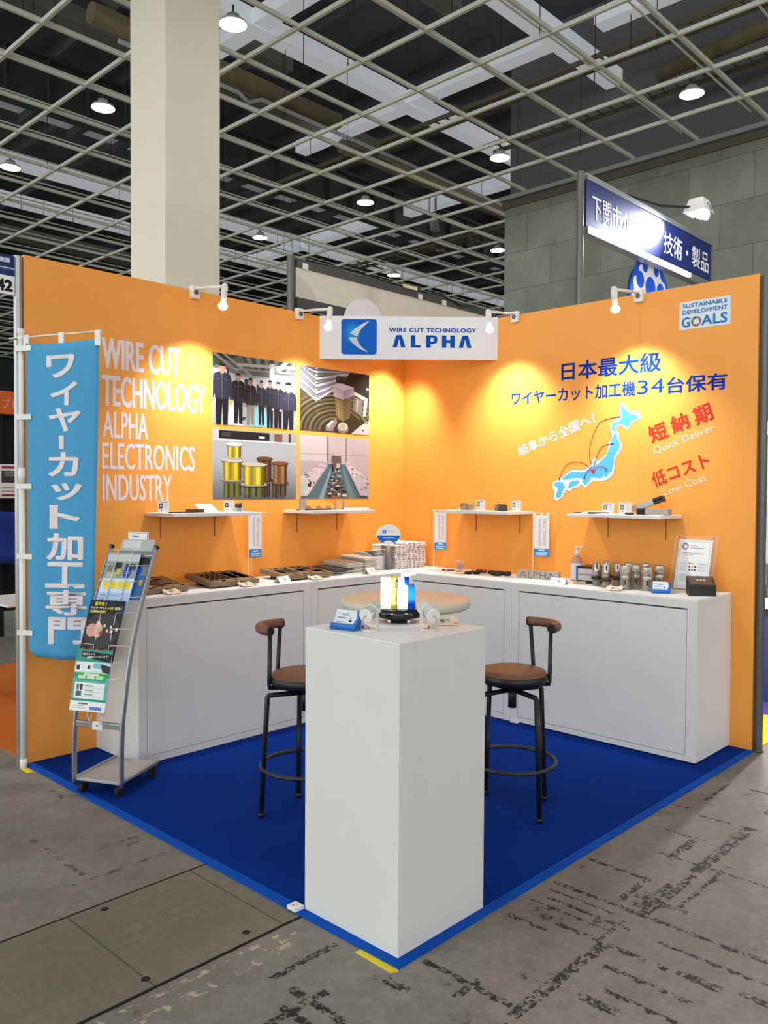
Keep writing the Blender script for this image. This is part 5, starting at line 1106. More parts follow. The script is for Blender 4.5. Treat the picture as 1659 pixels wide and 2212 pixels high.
def show_lamp(c, aim, label):
    c, aim = Vector(c), Vector(aim); t = thing('spot_lamp', label, 'spot lamp', c, 'finned spot lamps on the pedestal')
    d = aim-(c+Z*.062); d.normalize(); s = Z.cross(d).normalized(); m0 = c+Z*.062
    b = BM(); lathe(b, [(0, 0), (.031, 0), (.032, .004), (.028, .006), (0, .006)], c, 28); obj('base', b, mat('satin_bracket', (226, 226, 222), .25, .3), t)
    for q in (-1, 1):
        b = BM(); o_ = c+s*q*.029; P = [o_-d*.0-Vector((d.x, d.y, 0))*.009, o_+Vector((d.x, d.y, 0))*.009, o_+Vector((d.x, d.y, 0))*.009+s*q*.002, o_-Vector((d.x, d.y, 0))*.009+s*q*.002]; hexa(b, [p+Z*.004 for p in P], [p+Z*.07 for p in P]); obj('bracket', b, mat('satin_bracket', (226, 226, 222), .25, .3), t)
    b = BM(); N = 26; A, B = [], []; u_, v_ = basis(d)
    for r0, a, e in ((.0245, -.028, .008), (.0245, .012, .044)):
        pts = []
        for k in range(N*2):
            q = r0 if (k//1) % 2 else r0*.88; ang = PI*k/N; pts.append(m0+(u_*math.cos(ang)+v_*math.sin(ang))*q)
        hexa(b, [p+d*a for p in pts], [p+d*e for p in pts])
    obj('finned_body', b, mat('white_finned_metal', (226, 226, 220), .3, .4), t)
    b = BM(); cyl(b, m0+d*.007, m0+d*.013, .026, n=28); cyl(b, m0-d*.034, m0-d*.028, .023, .0245, 28); obj('ring', b, PLASTIC, t)
    b = BM(); cyl(b, m0+d*.0435, m0+d*.0455, .019, n=20); obj('lens', b, SHOWLIT, t)
    b = BM(); tube(b, [m0-d*.034, m0-d*.05+Z*-.004, m0-d*.052-Z*.02, c-Vector((d.x, d.y, 0))*.02+Z*.02+s*.01, c+Z*.008], .003, 8); obj('cable', b, mat('grey_cable', (190, 188, 182), .5), t)
    ld = bpy.data.lights.new('beam', 'SPOT'); ld.energy = SHOW_SPOT; ld.spot_size = math.radians(44); ld.spot_blend = .7; ld.shadow_soft_size = .015
    l = bpy.data.objects.new('beam', ld); COL.objects.link(l); l.location = m0+d*.048; l.rotation_euler = d.to_track_quat('-Z', 'Y').to_euler(); attach(l, t)
show_lamp((-2.835, -2.43, 1.0), (-2.635, -2.372, 1.12), 'white finned spot lamp left of the turntable')
show_lamp((-2.685, -2.565, 1.0), (-2.625, -2.385, 1.12), 'white finned spot lamp right of the turntable')
clip_card((-2.565, -2.535, 1.0), -.75, 'cream card on the right of the pedestal top', .1)

# ================================================================ TABLE AND STOOLS
tp_ = Vector((-1.93, -1.775, .008))
t = thing('round_table', 'high round table with a beige top behind the pedestal', 'table', tp_)
bm = BM(); lathe(bm, [(0, .917), (.295, .917), (.305, .925), (.307, .94), (.305, .953), (.3, .957)], tp_, 64); obj('edge', bm, EDGEW, t)
bm = BM(); lathe(bm, [(.301, .9565), (.295, .9585), (0, .9585)], tp_, 64); obj('tabletop', bm, BEIGE, t)
bm = BM(); cyl(bm, tp_+Z*.02, tp_+Z*.917, .03, n=24); cyl(bm, tp_+Z*.9, tp_+Z*.917, .12, n=24); obj('column', bm, CHROME, t)
bm = BM(); lathe(bm, [(0, 0), (.2, 0), (.2, .01), (.05, .03), (0, .03)], tp_, 40); obj('base', bm, CHROME, t)
def stool(c, leg_dir, out, label):
    c = Vector((c[0], c[1], .008)); t = thing('bar_stool', label, 'bar stool', c, 'bar stools at the round table')
    for k in range(4):
        a = leg_dir+k*PI/2; e = Vector((math.cos(a), math.sin(a), 0))
        b = BM(); tube(b, [c+e*.02+Z*.552, c+e*.165+Z*.547, c+e*.172+Z*.54, c+e*.2+Z*.0], .0115, 12); lg = obj('leg', b, BLACK, t)
        b = BM(); cyl(b, c+e*.2, c+e*.1985+Z*.022, .0135, n=14); obj('foot_cap', b, BLACK, lg)
    b = BM(); tube(b, [c+Vector((.2*math.cos(2*PI*k/40), .2*math.sin(2*PI*k/40), .225)) for k in range(40)], .009, 10, True); obj('foot_ring', b, mat('worn_black_metal', (58, 56, 52), .35, .4, .2, 30), t)
    b = BM(); cyl(b, c+Z*.47, c+Z*.57, .019, n=20); cyl(b, c+Z*.565, c+Z*.578, .06, n=20); obj('hub', b, BLACK, t)
    b = BM(); lathe(b, [(0, .575), (.10, .578), (.15, .59), (.163, .606), (.163, .62), (.157, .632)], c, 40); obj('seat_pan', b, BLACK, t)
    b = BM(); lathe(b, [(.158, .63), (.150, .643), (.12, .652), (.06, .656), (0, .657)], c, 40); obj('seat', b, BROWN, t)
    o = math.atan2(out[1], out[0]); ends = []
    for s in (-1, 1):
        a = o+s*.48; e = Vector((math.cos(a), math.sin(a), 0)); q = c+e*.168
        top = c+Vector((math.cos(o+s*.62), math.sin(o+s*.62), 0))*.172+Z*.835
        b = BM(); tube(b, [c+e*.12+Z*.583, q+Z*.585, q+Z*.60, top], .0095, 10); obj('back_post', b, BLACK, t)
    arc = []
    for k in range(13):
        a = o-.72+1.44*k/12; arc.append(c+Vector((math.cos(a), math.sin(a), 0))*(.178+.03*math.cos((k-6)/6*PI/2))+Z*.845)
    b = BM(); tube(b, arc, .022, 16); br = obj('backrest', b, BROWN, t)
    for e0, e1 in ((arc[0], arc[1]), (arc[-1], arc[-2])):
        d = (e0-e1).normalized(); b = BM(); cyl(b, e0-d*.004, e0+d*.006, .0225, .018, 16); obj('end_cap', b, RUBBER, br)
    return t
ld_ = math.atan2(-2.387+2.206, -1.723+1.668)
stool((-1.668, -2.206), ld_, (.66*.95+.724*.3, -.724*.95+.69*.3), 'black bar stool with a brown seat, right of the pedestal')
l2 = math.atan2(-1.459+1.572, -2.559+2.375)
stool((-2.375, -1.572), l2, (-.69+.724*.1, .724+.69*.1), 'black bar stool with a brown seat, left of the pedestal')

# ================================================================ BROCHURE RACK
ra = Vector((-2.986, -.585, 0)); rw = Vector((.453, -.891, 0)).normalized(); rd = Vector((.891, .454, 0)).normalized(); z0 = .008
PROF = [(0, .06), (0, .21), (.010, .36), (.033, .48), (.06, .615), (.115, .785), (.19, .955), (.305, 1.18)]
SP = smooth(PROF, 4)
def at_z(z):
    for p, q in zip(SP, SP[1:]):
        if p[1] <= z <= q[1]: f = (z-p[1])/(q[1]-p[1]); return p[0]+(q[0]-p[0])*f
    p, q = PROF[-2], PROF[-1]; return q[0]+(z-q[1])*(q[0]-p[0])/(q[1]-p[1])
def rp(s, z, off=0.0): return ra+rw*s+rd*(at_z(z)+off)+Z*z
t = thing('brochure_rack', 'silver leaning brochure rack on casters at the left of the carpet', 'brochure rack', ra+rw*.13+rd*.1)
for s in (0, .262):
    b = BM()
    pts = [ra+rw*s+rd*p[0]+Z*p[1] for p in SP]; rings = []
    for i, p in enumerate(pts):
        d = (pts[min(i+1, len(pts)-1)]-pts[max(i-1, 0)]).normalized(); nn = rw.cross(d).normalized()
        rings.append([b.verts.new(p+rw*(.0075*math.cos(2*PI*k/12))+nn*(.017*math.sin(2*PI*k/12))) for k in range(12)])
    for A, B in zip(rings, rings[1:]):
        for k in range(12): f = b.faces.new((A[k], A[(k+1) % 12], B[(k+1) % 12], B[k])); f.smooth = True
    b.faces.new(rings[0][::-1]); b.faces.new(rings[-1]); sr = obj('side_rail', b, ALU, t)
    b = BM(); e = pts[-1]; d = (pts[-1]-pts[-2]).normalized(); cyl(b, e-d*.002, e+d*.006, .0155, .012, 14); obj('rail_cap', b, RUBBER, sr)
for z in (.345, 1.13):
    b = BM(); p, q = rp(.006, z, .004), rp(.256, z, .004); n_ = rd*.012
    P = [p-n_-Z*.014, p+n_-Z*.014, p+n_+Z*.014, p-n_+Z*.014]; hexa(b, P, [x_+(q-p) for x_ in P]); obj('cross_bar', b, ALU, t, bevel=.003)
b = BM(); p = rp(.103, .345, -.012); P = [p-Z*.02, p+rw*.055-Z*.02, p+rw*.055+Z*.02, p+Z*.02]; hexa(b, P, [x_+rd*.004 for x_ in P]); cyl(b, p+rw*.0275-rd*.003, p+rw*.0275, .004, n=10, mi=1); obj('clamp_plate', b, [PLASTIC, BLACK], t)
b = BM(); P = [ra+rw*.006+Z*.068, ra+rw*.256+Z*.068, ra+rw*.256+rd*.33+Z*.068, ra+rw*.006+rd*.33+Z*.068]; hexa(b, P, [x_+Z*.014 for x_ in P]); tr = obj('tray', b, mat('silver_grey_tray', (178, 176, 172), .4, .2), t, bevel=.003)
for s in (.003, .259): b = BM(); tube(b, [ra+rw*s+Z*.084, ra+rw*s+rd*.33+Z*.084], .007, 10); obj('edge_bar', b, ALU, tr)
for s, e in ((.035, .02), (.235, .02), (.235, .30), (.035, .30)):
    c = ra+rw*s+rd*e; b = BM(); cyl(b, c+Z*.034-rw*.011, c+Z*.034+rw*.011, .0255, n=20); cs = obj('caster', b, RUBBER, t)
    b = BM(); box(b, c.x-.012, c.x+.012, c.y-.012, c.y+.012, .045, .068); cyl(b, c+Z*.034-rw*.014, c+Z*.034+rw*.014, .006, n=10); obj('fork', b, BLACK, cs)
LV = [1.169, 1.094, 1.02, .945, .873, .799, .723, .647, .57]
for k, z in enumerate(LV):
    zb = max(.40, z-.23)
    b = BM()
    for s0, s1 in ((.0, .075), (.262, .16)):
        f0 = rp(s0, z); f1 = rp(s0+(.012 if s0 < .1 else -.035), z, -.028-.012); f2 = rp(s1, z-.002, -.042); f3 = rp(s1, z-.012, -.042); f4 = rp(s1+(.004 if s0 < .1 else -.004), zb, -.030)
        tube(b, [f0, f1, f2, f3, f4, rp(s1, zb-.004, .0)], .0016, 6)
    obj('wire_holder', b, WIREW, t)
b = BM()
for s in (.075, .10, .16, .185): tube(b, [rp(s, .40, -.02), rp(.09+.05*(s > .12)+.01*(s > .17), .35, -.014)], .0018, 6)
obj('wire_stem', b, WIREW, t)
# leaflets standing in the rack
def leaflet(name, label, s0, zt, zb, off, wd, polys, base):
    o = rp(s0, zb, off); up = rp(s0, zt, off)-o; n = rw.cross(up).normalized()
    t = thing(name, label, 'leaflet', o, 'leaflets in the brochure rack')
    def f(b, m): prism(b, rect(0, 0, wd, 1), o, rw, up, -.004); art(b, m, o, rw*wd, up, polys, .0004, .00006)
    artobj('sheet', [base], f, t); return t, o, up
GR = ink((150, 154, 156))
top_polys = [((120, 124, 128), rect(0, 0, 1, 1)), ((176, 180, 182), rect(0, .8, 1, 1)), ((206, 208, 208), rect(.06, .85, .6, .98)), ((52, 56, 62), rect(.1, .6, .42, .74)), ((34, 38, 44), rect(.5, .55, 1, .7)), ((70, 76, 84), rect(.0, .52, .4, .6)), ((28, 88, 190), oval(.72, .48, .14, .08)), ((60, 100, 160), rect(0, 0, 1, .4)), ((206, 150, 60), oval(.9, .28, .06, .05, 10))]
leaflet('leaflet', 'grey photo leaflet at the top of the rack, behind the blue one', .062, 1.217, .93, -.012, .19, top_polys, GR)
blue_polys = [((170, 198, 232), rect(0, 0, 1, 1)), ((206, 222, 240), rect(0, .35, 1, .58)), ((150, 158, 160), rect(0, .58, 1, 1)), ((196, 200, 200), rect(0, .86, 1, .98)), ((120, 130, 120), rect(.08, .62, .55, .82)), ((54, 60, 62), rect(.3, .72, .5, .84)), ((196, 190, 90), rect(.38, .64, .52, .74)), ((180, 190, 160), rect(.1, .6, .4, .68)), ((70, 76, 82), rect(.62, .72, .95, .82)), ((28, 78, 178), oval(.72, .68, .12, .095)), ((190, 206, 232), rect(.65, .69, .8, .7)), ((190, 206, 232), rect(.65, .66, .8, .67))]
for k in range(4): blue_polys += [((240, 214, 40), oval(.17+.22*k, .47, .09, .07)), ((206, 176, 40), rect(.12+.22*k, .465, .22+.22*k, .475))]
for k in range(4): blue_polys += [((110, 140, 186), rect(.1, .30-.075*k, .26, .315-.075*k)), ((130, 156, 196), rect(.36, .30-.075*k, .7, .31-.075*k))]
leaflet('leaflet', 'light blue leaflet with four yellow dots in the rack', .018, 1.151, .859, -.03, .185, blue_polys, ink((170, 198, 232)))
blk_polys = [((34, 34, 36), rect(0, 0, 1, 1)), ((60, 58, 60), oval(.5, .5, .5, .3)), ((34, 34, 36), rect(0, .78, 1, 1)), ((214, 160, 140), oval(.22, .5, .16, .11)), ((226, 178, 158), oval(.4, .5, .12, .12)), ((232, 196, 176), oval(.37, .6, .06, .06)), ((150, 70, 70), oval(.5, .46, .05, .04, 10)), ((240, 220, 200), oval(.56, .58, .035, .03, 10)), ((240, 220, 200), oval(.75, .56, .03, .03, 10)), ((226, 200, 176), oval(.78, .49, .05, .03, 10)), ((240, 222, 200), oval(.92, .53, .04, .03, 10)), ((226, 200, 176), oval(.66, .5, .03, .03, 10)), ((180, 52, 44), [(.0, .17), (.1, .22), (.18, .16), (.3, .23), (.4, .17), (.5, .22), (.62, .16), (.74, .22), (.86, .17), (.95, .22), (.97, .12), (.8, .09), (.62, .12), (.4, .08), (.2, .12), (.04, .08)]), ((40, 30, 30), [(.06, .15), (.3, .19), (.55, .14), (.9, .18), (.88, .14), (.55, .11), (.3, .14)])]
bt, bo_, bup = leaflet('leaflet', 'black leaflet with yellow and white headline in the rack', .0, .926, .645, -.044, .196, blk_polys, ink((34, 34, 36)))
bn = rw.cross(bup).normalized(); bu1 = bup.normalized(); YI = ink((226, 206, 40)); WI = ink((236, 236, 232))
def onleaf(o, up, u_, v_): return o+rw*u_+up*v_
letters('lettering', '最安値', onleaf(bo_, bup, .03, .905), rw, bu1, .055, .02, YI, bt, .03, lift=.0016); letters('lettering', '！', onleaf(bo_, bup, .092, .905), rw, bu1, .004, .018, WI, bt, .03, lift=.0016)
letters('lettering', 'ワイヤーカット', onleaf(bo_, bup, .012, .845), rw, bu1, .088, .014, WI, bt, .03, lift=.0016); letters('lettering', '34台', onleaf(bo_, bup, .104, .845), rw, bu1, .036, .015, YI, bt, .03, lift=.0016); letters('lettering', '保有！', onleaf(bo_, bup, .146, .845), rw, bu1, .04, .014, WI, bt, .02, lift=.0016)
letters('lettering', '圧倒的の実績！', onleaf(bo_, bup, .012, .785), rw, bu1, .09, .015, YI, bt, .03, lift=.0016)
grn_polys = [((240, 242, 242), rect(0, 0, 1, 1)), ((58, 150, 132), rect(0, .16, 1, 1)), ((92, 176, 176), rect(0, .2, 1, .55)), ((30, 32, 36), [(.15, .97), (1, .94), (1, .8), (.15, .88)]), ((206, 224, 222), rect(0, .62, 1, .8)), ((234, 238, 238), [(.06, .78), (.5, .8), (.9, .66), (.06, .64)]), ((50, 52, 60), [(.7, .78), (1, .74), (1, .62), (.8, .64)]), ((60, 56, 90), rect(.05, .66, .14, .74)), ((70, 66, 96), rect(.36, .68, .44, .74)), ((126, 190, 206), rect(.52, .7, .74, .78)), ((54, 170, 84), rect(.1, .5, .92, .62)), ((196, 226, 190), rect(.13, .52, .34, .58)), ((214, 234, 208), rect(.38, .52, .6, .58)), ((190, 226, 196), rect(.64, .52, .84, .58)), ((214, 236, 206), rect(.28, .58, .7, .61)), ((236, 240, 240), rect(.07, .2, .92, .46)), ((120, 124, 126), rect(.12, .34, .2, .43)), ((60, 62, 66), rect(.22, .34, .3, .43)), ((90, 92, 96), rect(.12, .24, .28, .32))]
for k in range(3): grn_polys += [((150, 156, 158), rect(.36, .4-.07*k, .6, .42-.07*k)), ((190, 194, 196), rect(.36, .375-.07*k, .86, .383-.07*k))]
grn_polys += [((90, 130, 200), rect(.56, .03, .9, .08)), ((110, 112, 118), rect(.24, .11, .5, .135)), ((180, 182, 188), rect(.08, .05, .44, .06)), ((180, 182, 188), rect(.08, .08, .4, .088))]
gt, go_, gup = leaflet('leaflet', 'green and white leaflet lowest in the rack', -.004, .70, .418, -.053, .196, grn_polys, PAPER)
letters('lettering', '低コストで', onleaf(go_, gup, .035, .9), (rw+gup.normalized()*.02), gup.normalized(), .07, .012, WI, gt, .02, lift=.0016); letters('lettering', '研磨加工いたします！', onleaf(go_, gup, .06, .845), (rw+gup.normalized()*.1), gup.normalized(), .12, .012, WI, gt, .02, lift=.0016)
t = thing('take_one_card', 'small white card with blue rim on top of the brochure rack', 'sign card', rp(.1, 1.2))
o = rp(.088, 1.2, .0); up = Vector((rd.x*.1, rd.y*.1, 1)).normalized()
artobj('card', [PAPER], lambda b, m: (prism(b, rect(0, 0, .118, .055), o, rw, up, -.002), art(b, m, o, rw*.118, up*.055, [((70, 110, 190), rect(.03, .0, .97, .94)), ((240, 240, 240), rect(.06, .0, .94, .9)), ((214, 206, 180), oval(.8, .35, .11, .22)), ((242, 242, 240), oval(.8, .33, .09, .18))], .0005)), t)
letters('lettering', 'ご自由に', o+rw*.022+up*.026, rw, up, .05, .013, ink((34, 34, 40)), t, .02, lift=.0016)

# ================================================================ TALL BANNER AT THE LEFT WALL END
nb = Vector((-3.0, -.035, 0)); q = math.radians(20); Rt = Vector((.69, -.724, 0)).normalized(); Dv = Vector((.724, .69, 0)).normalized(); nu = (Rt*math.cos(q)-Dv*math.sin(q)).normalized()
t = thing('banner_flag', 'tall light blue vertical banner with white characters on a white pole', 'banner', nb)
bm = BM(); cyl(bm, nb, nb+Z*1.53, .0155, n=16); cyl(bm, nb+Z*1.50, nb+Z*1.58, .0175, n=16); cyl(bm, nb+Z*1.53, nb+Z*2.24, .0125, n=16); cyl(bm, nb, nb+Z*.05, .018, n=16); obj('pole', bm, PLASTIC, t)
bm = BM(); lathe(bm, [(.011, 2.235), (.016, 2.245), (.017, 2.26), (.012, 2.268), (.013, 2.272), (.02, 2.288), (.016, 2.303), (0, 2.308)], nb, 18); obj('finial', bm, PLASTIC, t)
bm = BM(); cyl(bm, nb-nu*.075+Z*2.258, nb+nu*.51+Z*2.262, .0045, n=10); obj('cross_bar', bm, PLASTIC, t)
CL = mat('sky_blue_banner', (74, 158, 206), .75, 0, .03, 30)
nn = nu.cross(Z).normalized()
W0, ZT, ZB = .455, 2.225, .595; NX, NZ = 14, 46
def cloth_at(am, z, lift=0.0):
    """point of the hanging cloth am metres out from the pole at height z: it swings back towards its foot"""
    c = (z-ZB)/(ZT-ZB); q_ = math.radians(20-15*(1-c)); am = .042+(am-.042)*(1-.25*(1-c)); d_ = Rt*math.cos(q_)-Dv*math.sin(q_); n_ = d_.cross(Z); a = am/W0
    wv = .007*math.sin(a*7+c*3)+.005*math.sin(a*15-c*5)*(1-c*.5)+.010*(1-c)*math.sin(a*4)
    return nb+d_*am+n_*(wv*min(1, a*4)+.012+lift)+Z*z
def bp(i, k):
    a, c = i/NX, k/NZ
    return cloth_at(.042+a*W0, ZB+(ZT-ZB)*c-.02*(1-c)*a-.012*math.sin(a*PI)*(c > .97)+(.035*(1-a/.12) if a < .12 and k == 0 else 0))
b = BM(); vs = [[b.verts.new(bp(i, k)) for i in range(NX+1)] for k in range(NZ+1)]
for k in range(NZ):
    for i in range(NX): f = b.faces.new((vs[k][i], vs[k][i+1], vs[k+1][i+1], vs[k+1][i])); f.smooth = True
bc = obj('cloth', b, CL, t); md = bc.modifiers.new('thick', 'SOLIDIFY'); md.thickness = .0008; md.offset = 0
b = BM()
for a in (.0, .225, .45):
    c = nb+nu*(.042+a)+nn*.004; P = [c-nu*.016+Z*2.19, c+nu*.016+Z*2.19, c+nu*.016+nn*.006+Z*2.19, c-nu*.016+nn*.006+Z*2.19]; hexa(b, P, [p+Z*.078 for p in P])
obj('top_loops', b, PLASTIC, t)
for z in (2.2, 1.845, 1.485, 1.12, .72):
    b = BM(); c = nb+Z*z; wd = .075; P = [c-nu*.02+nn*.018-Z*.014, c+nu*wd+nn*.012-Z*.014, c+nu*wd+nn*.012+Z*.014, c-nu*.02+nn*.018+Z*.014]; hexa(b, P, [p-nn*.002 for p in P]); cyl(b, c-Z*.014, c+Z*.014, .019, n=16, cap=False); obj('side_loop', b, PLASTIC, t)
WB = ink((238, 226, 226))
chars = [('ワ', 2.10, 1.95, .17), ('イ', 1.945, 1.83, .155), ('ヤ', 1.81, 1.685, .18), ('カ', 1.545, 1.42, .17), ('ッ', 1.395, 1.31, .155), ('ト', 1.285, 1.16, .13), ('加', 1.145, 1.01, .175), ('工', .985, .86, .185), ('専', .855, .725, .19), ('門', .70, .56+.08, .18)]
px2z = lambda py: 2.227-(py-743)/(1418-743)*(2.227-.597)
for s_, y0, y1, x0, x1 in (('ワ', 773, 821, 102, 166), ('イ', 830, 879, 110, 170), ('ヤ', 884, 934, 105, 175), ('カ', 977, 1029, 102, 168), ('ッ', 1043, 1080, 107, 172), ('ト', 1090, 1141, 102, 166), ('加', 1150, 1208, 96, 170), ('工', 1212, 1268, 93, 171), ('専', 1272, 1327, 93, 173), ('門', 1331, 1390, 97, 171)):
    zm = (px2z(y0)+px2z(y1))/2; cc = (zm-ZB)/(ZT-ZB); sw = .00274/math.cos(math.radians(20-15*(1-cc)))/(1-.25*(1-cc)); a0 = .042+(x0-57)*sw; a1 = .042+(x1-57)*sw
    lt = letters('lettering', s_, (0, 0, 0), X, Z, a1-a0, px2z(y0)-px2z(y1), WB, None, .03, lift=0)
    for v in lt.data.vertices: v.co = cloth_at(a0+v.co.x, px2z(y1)+v.co.z, .003+v.co.y*-1)
    attach(lt, t)
z1, z2 = px2z(942), px2z(971); a0 = .042+.0029*72
b = BM(); hexa(b, [cloth_at(a0, z2, .003), cloth_at(a0+.034, z2, .003), cloth_at(a0+.034, z2, .0025), cloth_at(a0, z2, .0025)], [cloth_at(a0, z1, .003), cloth_at(a0+.034, z1, .003), cloth_at(a0+.034, z1, .0025), cloth_at(a0, z1, .0025)]); obj('lettering', b, WB, t)

# ================================================================ NEIGHBOURING BOOTHS
# hanging booth number at the left post
t = thing('booth_number_sign', 'blue and white booth number sign reading 42 at the left wall end', 'sign', (-3.1, .02, 2.48))
def bns(b, m):
    box(b, -3.32, -2.996, .014, .020, 2.482, 2.685); art(b, m, (-3.32, .014, 2.482), (.324, 0, 0), (0, 0, .203), [((24, 50, 104), rect(0, .48, 1, 1)), ((240, 240, 240), rect(0, 0, 1, .48)), ((150, 170, 206), rect(.5, .63, .97, .635)), ((190, 200, 220), rect(.62, .66, .97, .69))], .0004)
artobj('panel', [PAPER], bns, t)
letters('lettering', '42', (-3.105, .0136, 2.497), X, Z, .085, .062, ink((20, 20, 22)), t, .05, lift=.0008); letters('lettering', '技術展', (-3.115, .0136, 2.645), X, Z, .082, .026, ink((226, 230, 240)), t, .03, lift=.0008)
# booth behind the left wall
bm = BM(); box(bm, -2.95, 0, .1, 2.65, 0, .006); tag(obj('orange_carpet', bm, mat('orange_felt', (206, 116, 52), .95, 0, .15, 120, spec=.1)), 'orange carpet of the booth behind the left wall', 'carpet')
t = thing('folding_table', 'white table with a bent metal leg behind the left wall', 'table', (-2.2, 1.4, 0))
bm = BM(); box(bm, -2.6, -1.5, 1.15, 1.75, .685, .70); obj('tabletop', bm, WHITE_TOP, t, bevel=.003)
for x in (-2.5, -1.6):
    bm = BM(); tube(bm, [(x, 1.2, .0065), (x, 1.2, .66), (x+.02, 1.24, .685), (x+.02, 1.66, .685), (x, 1.7, .66), (x, 1.7, .0065)], .012, 10); obj('leg', bm, CHROME, t)
bm = BM(); tube(bm, [(-2.5, 1.2, .3), (-1.6, 1.2, .3)], .008, 8); obj('stretcher', bm, CHROME, t)
bm = BM(); box(bm, -2.6, 1.5, 4.02, 4.10, .25, 2.2); tag(obj('black_partition', bm, DARKV), 'black partition of the booth far left', 'partition')
t = thing('orange_header', 'orange header board with white characters at the far left', 'sign board', (-1.6, 4, 2.2))
bm = BM(); box(bm, -2.6, 1.5, 3.94, 4.02, 2.205, 2.43); obj('board', bm, mat('orange_header', (206, 96, 34), .6), t)
letters('lettering', 'ンプレ', (-1.61, 3.939, 2.26), X, Z, .255, .10, ink((206, 180, 160)), t, .0, lift=.001)
bm = BM(); box(bm, -2.6, -1.5, 3.98, 4.02, 0, 2.2); tag(obj('black_partition', bm, DARKV), 'narrow black panel under the orange header', 'partition')
def post(b, m):
    box(b, -1.62, -1.335, 3.93, 3.936, 1.36, 1.71); art(b, m, (-1.62, 3.93, 1.36), (.285, 0, 0), (0, 0, .35), [((60, 62, 70), rect(.3, .48, 1, .82)), ((120, 122, 130), rect(.4, .66, .9, .8)), ((170, 60, 80), rect(.3, .88, .95, .95)), ((170, 170, 176), rect(.3, .22, .95, .26)), ((170, 170, 176), rect(.3, .32, .95, .36)), ((170, 40, 60), rect(.3, .1, .95, .16)), ((30, 30, 34), rect(0, 0, 1, .05))], .001)
tag(artobj('wall_poster', [PAPER], post), 'white poster with a dark picture on the black partition at the far left', 'poster')
bm = BM(); rr = random.Random(8); V = [[bm.verts.new((-1.75+.1*i, 3.80+.025*math.sin(i*1.7+k*.6)-.05*(k < 2)*1, .74+.1*k+.01*rr.random())) for i in range(7)] for k in range(6)]
for k in range(5):
    for i in range(6): bm.faces.new((V[k][i], V[k][i+1], V[k+1][i+1], V[k+1][i])).smooth = True
bc = obj('blue_cloth', bm, mat('dark_blue_cloth', (20, 48, 140), .8)); bc.modifiers.new('thick', 'SOLIDIFY').thickness = .02; tag(bc, 'crumpled dark blue cloth hanging at the far left', 'cloth')
# beige fascia behind the corner
t = thing('beige_fascia', 'long beige fascia board on a post behind the corner sign', 'fascia', (.54, 2.0, 0))
bm = BM(); box(bm, .59, 3.95, 2.0, 2.03, 3.40, 3.70); obj('panel', bm, mat('beige_fascia', (222, 216, 196), .6), t)
bm = BM(); box(bm, .59, 3.95, 1.985, 2.04, 3.70, 3.785); obj('top_rail', bm, ALUD, t)
bm = BM(); box(bm, .59, 3.95, 1.985, 2.04, 3.30, 3.40); obj('bottom_rail', bm, ALUD, t)
for x in (.54, 3.9):
    bm = BM(); cyl(bm, (x, 2.02, 0), (x, 2.02, 3.80), .04, n=8); obj('post', bm, ALUD, t)
for x in (.66, 2.42, 2.85):
    bm = BM(); box(bm, x, x+.07, 1.975, 1.986, 3.69, 3.75); obj('white_clip', bm, PLASTIC, t)
bm = BM(); box(bm, 2.15, 2.38, 1.96, 2.0, 3.775, 3.81); obj('lamp_box', bm, mat('yellowish_box', (230, 226, 180), .5), t)
bm = BM(); tube(bm, [(.7, 1.98, 3.79), (1.4, 1.98, 3.80), (2.1, 1.98, 3.79), (2.9, 1.975, 3.795), (3.2, 1.975, 3.74), (3.5, 1.975, 3.79)], .008, 6); obj('cable', bm, BLACK, t)
t = thing('round_board', 'pale round board showing above the corner sign', 'board', (.56, 1.0, 0))
bm = BM(); cyl(bm, (.56, .99, 2.96), (.56, 1.01, 2.96), .262, n=40); obj('disc', bm, mat('pale_lilac_board', (216, 214, 220), .6), t)
bm = BM(); cyl(bm, (.56, 1.025, 0), (.56, 1.025, 2.9), .02, n=10); obj('post', bm, ALU, t)
# blue sign booth behind the right wall
t = thing('blue_header', 'blue header board with white characters on an aluminium frame behind the right wall', 'sign board', (1.0, -1.0, 0))
bm = BM(); box(bm, 1.02, 3.44, -1.0, -.97, 3.56, 3.93); obj('board', bm, mat('royal_blue_board', (14, 36, 104), .4), t)
bm = BM(); box(bm, 1.02, 3.46, -1.01, -.95, 3.93, 3.975); obj('top_rail', bm, ALU, t)
bm = BM(); box(bm, 1.02, 3.46, -1.02, -.94, 3.50, 3.56); obj('bottom_rail', bm, ALU, t)
bm = BM(); box(bm, 1.02, 2.9, -1.035, -1.02, 3.515, 3.55); obj('tube_light', bm, TUBE, t)
for x in (.965, 3.46):
    bm = BM(); cyl(bm, (x, -.98, .0065), (x, -.98, 3.974), .03, n=8); obj('post', bm, ALUD, t)
letters('lettering', '下関市が誇る', (1.11, -1.001, 3.64), X, Z, .95, .2, ink((236, 238, 244)), t, .0, lift=.0015)
letters('lettering', '技術・製品', (2.38, -1.001, 3.64), X, Z, 1.0, .2, ink((236, 238, 244)), t, .01, lift=.0015)
t = thing('floodlight', 'bright white floodlight on an arm above the blue header board', 'floodlight', (2.5, -1.0, 3.98))
bm = BM(); tube(bm, [(1.72, -.98, 3.99), (2.2, -1.05, 4.005), (2.55, -1.28, 4.02)], .012, 8); obj('arm', bm, BLACK, t)
bm = BM(); hexa(bm, [(2.42, -1.36, 3.97), (2.62, -1.36, 3.97), (2.62, -1.16, 3.97), (2.42, -1.16, 3.97)], [(2.46, -1.32, 4.09), (2.6, -1.32, 4.09), (2.6, -1.2, 4.09), (2.46, -1.2, 4.09)]); obj('housing', bm, PLASTIC, t)
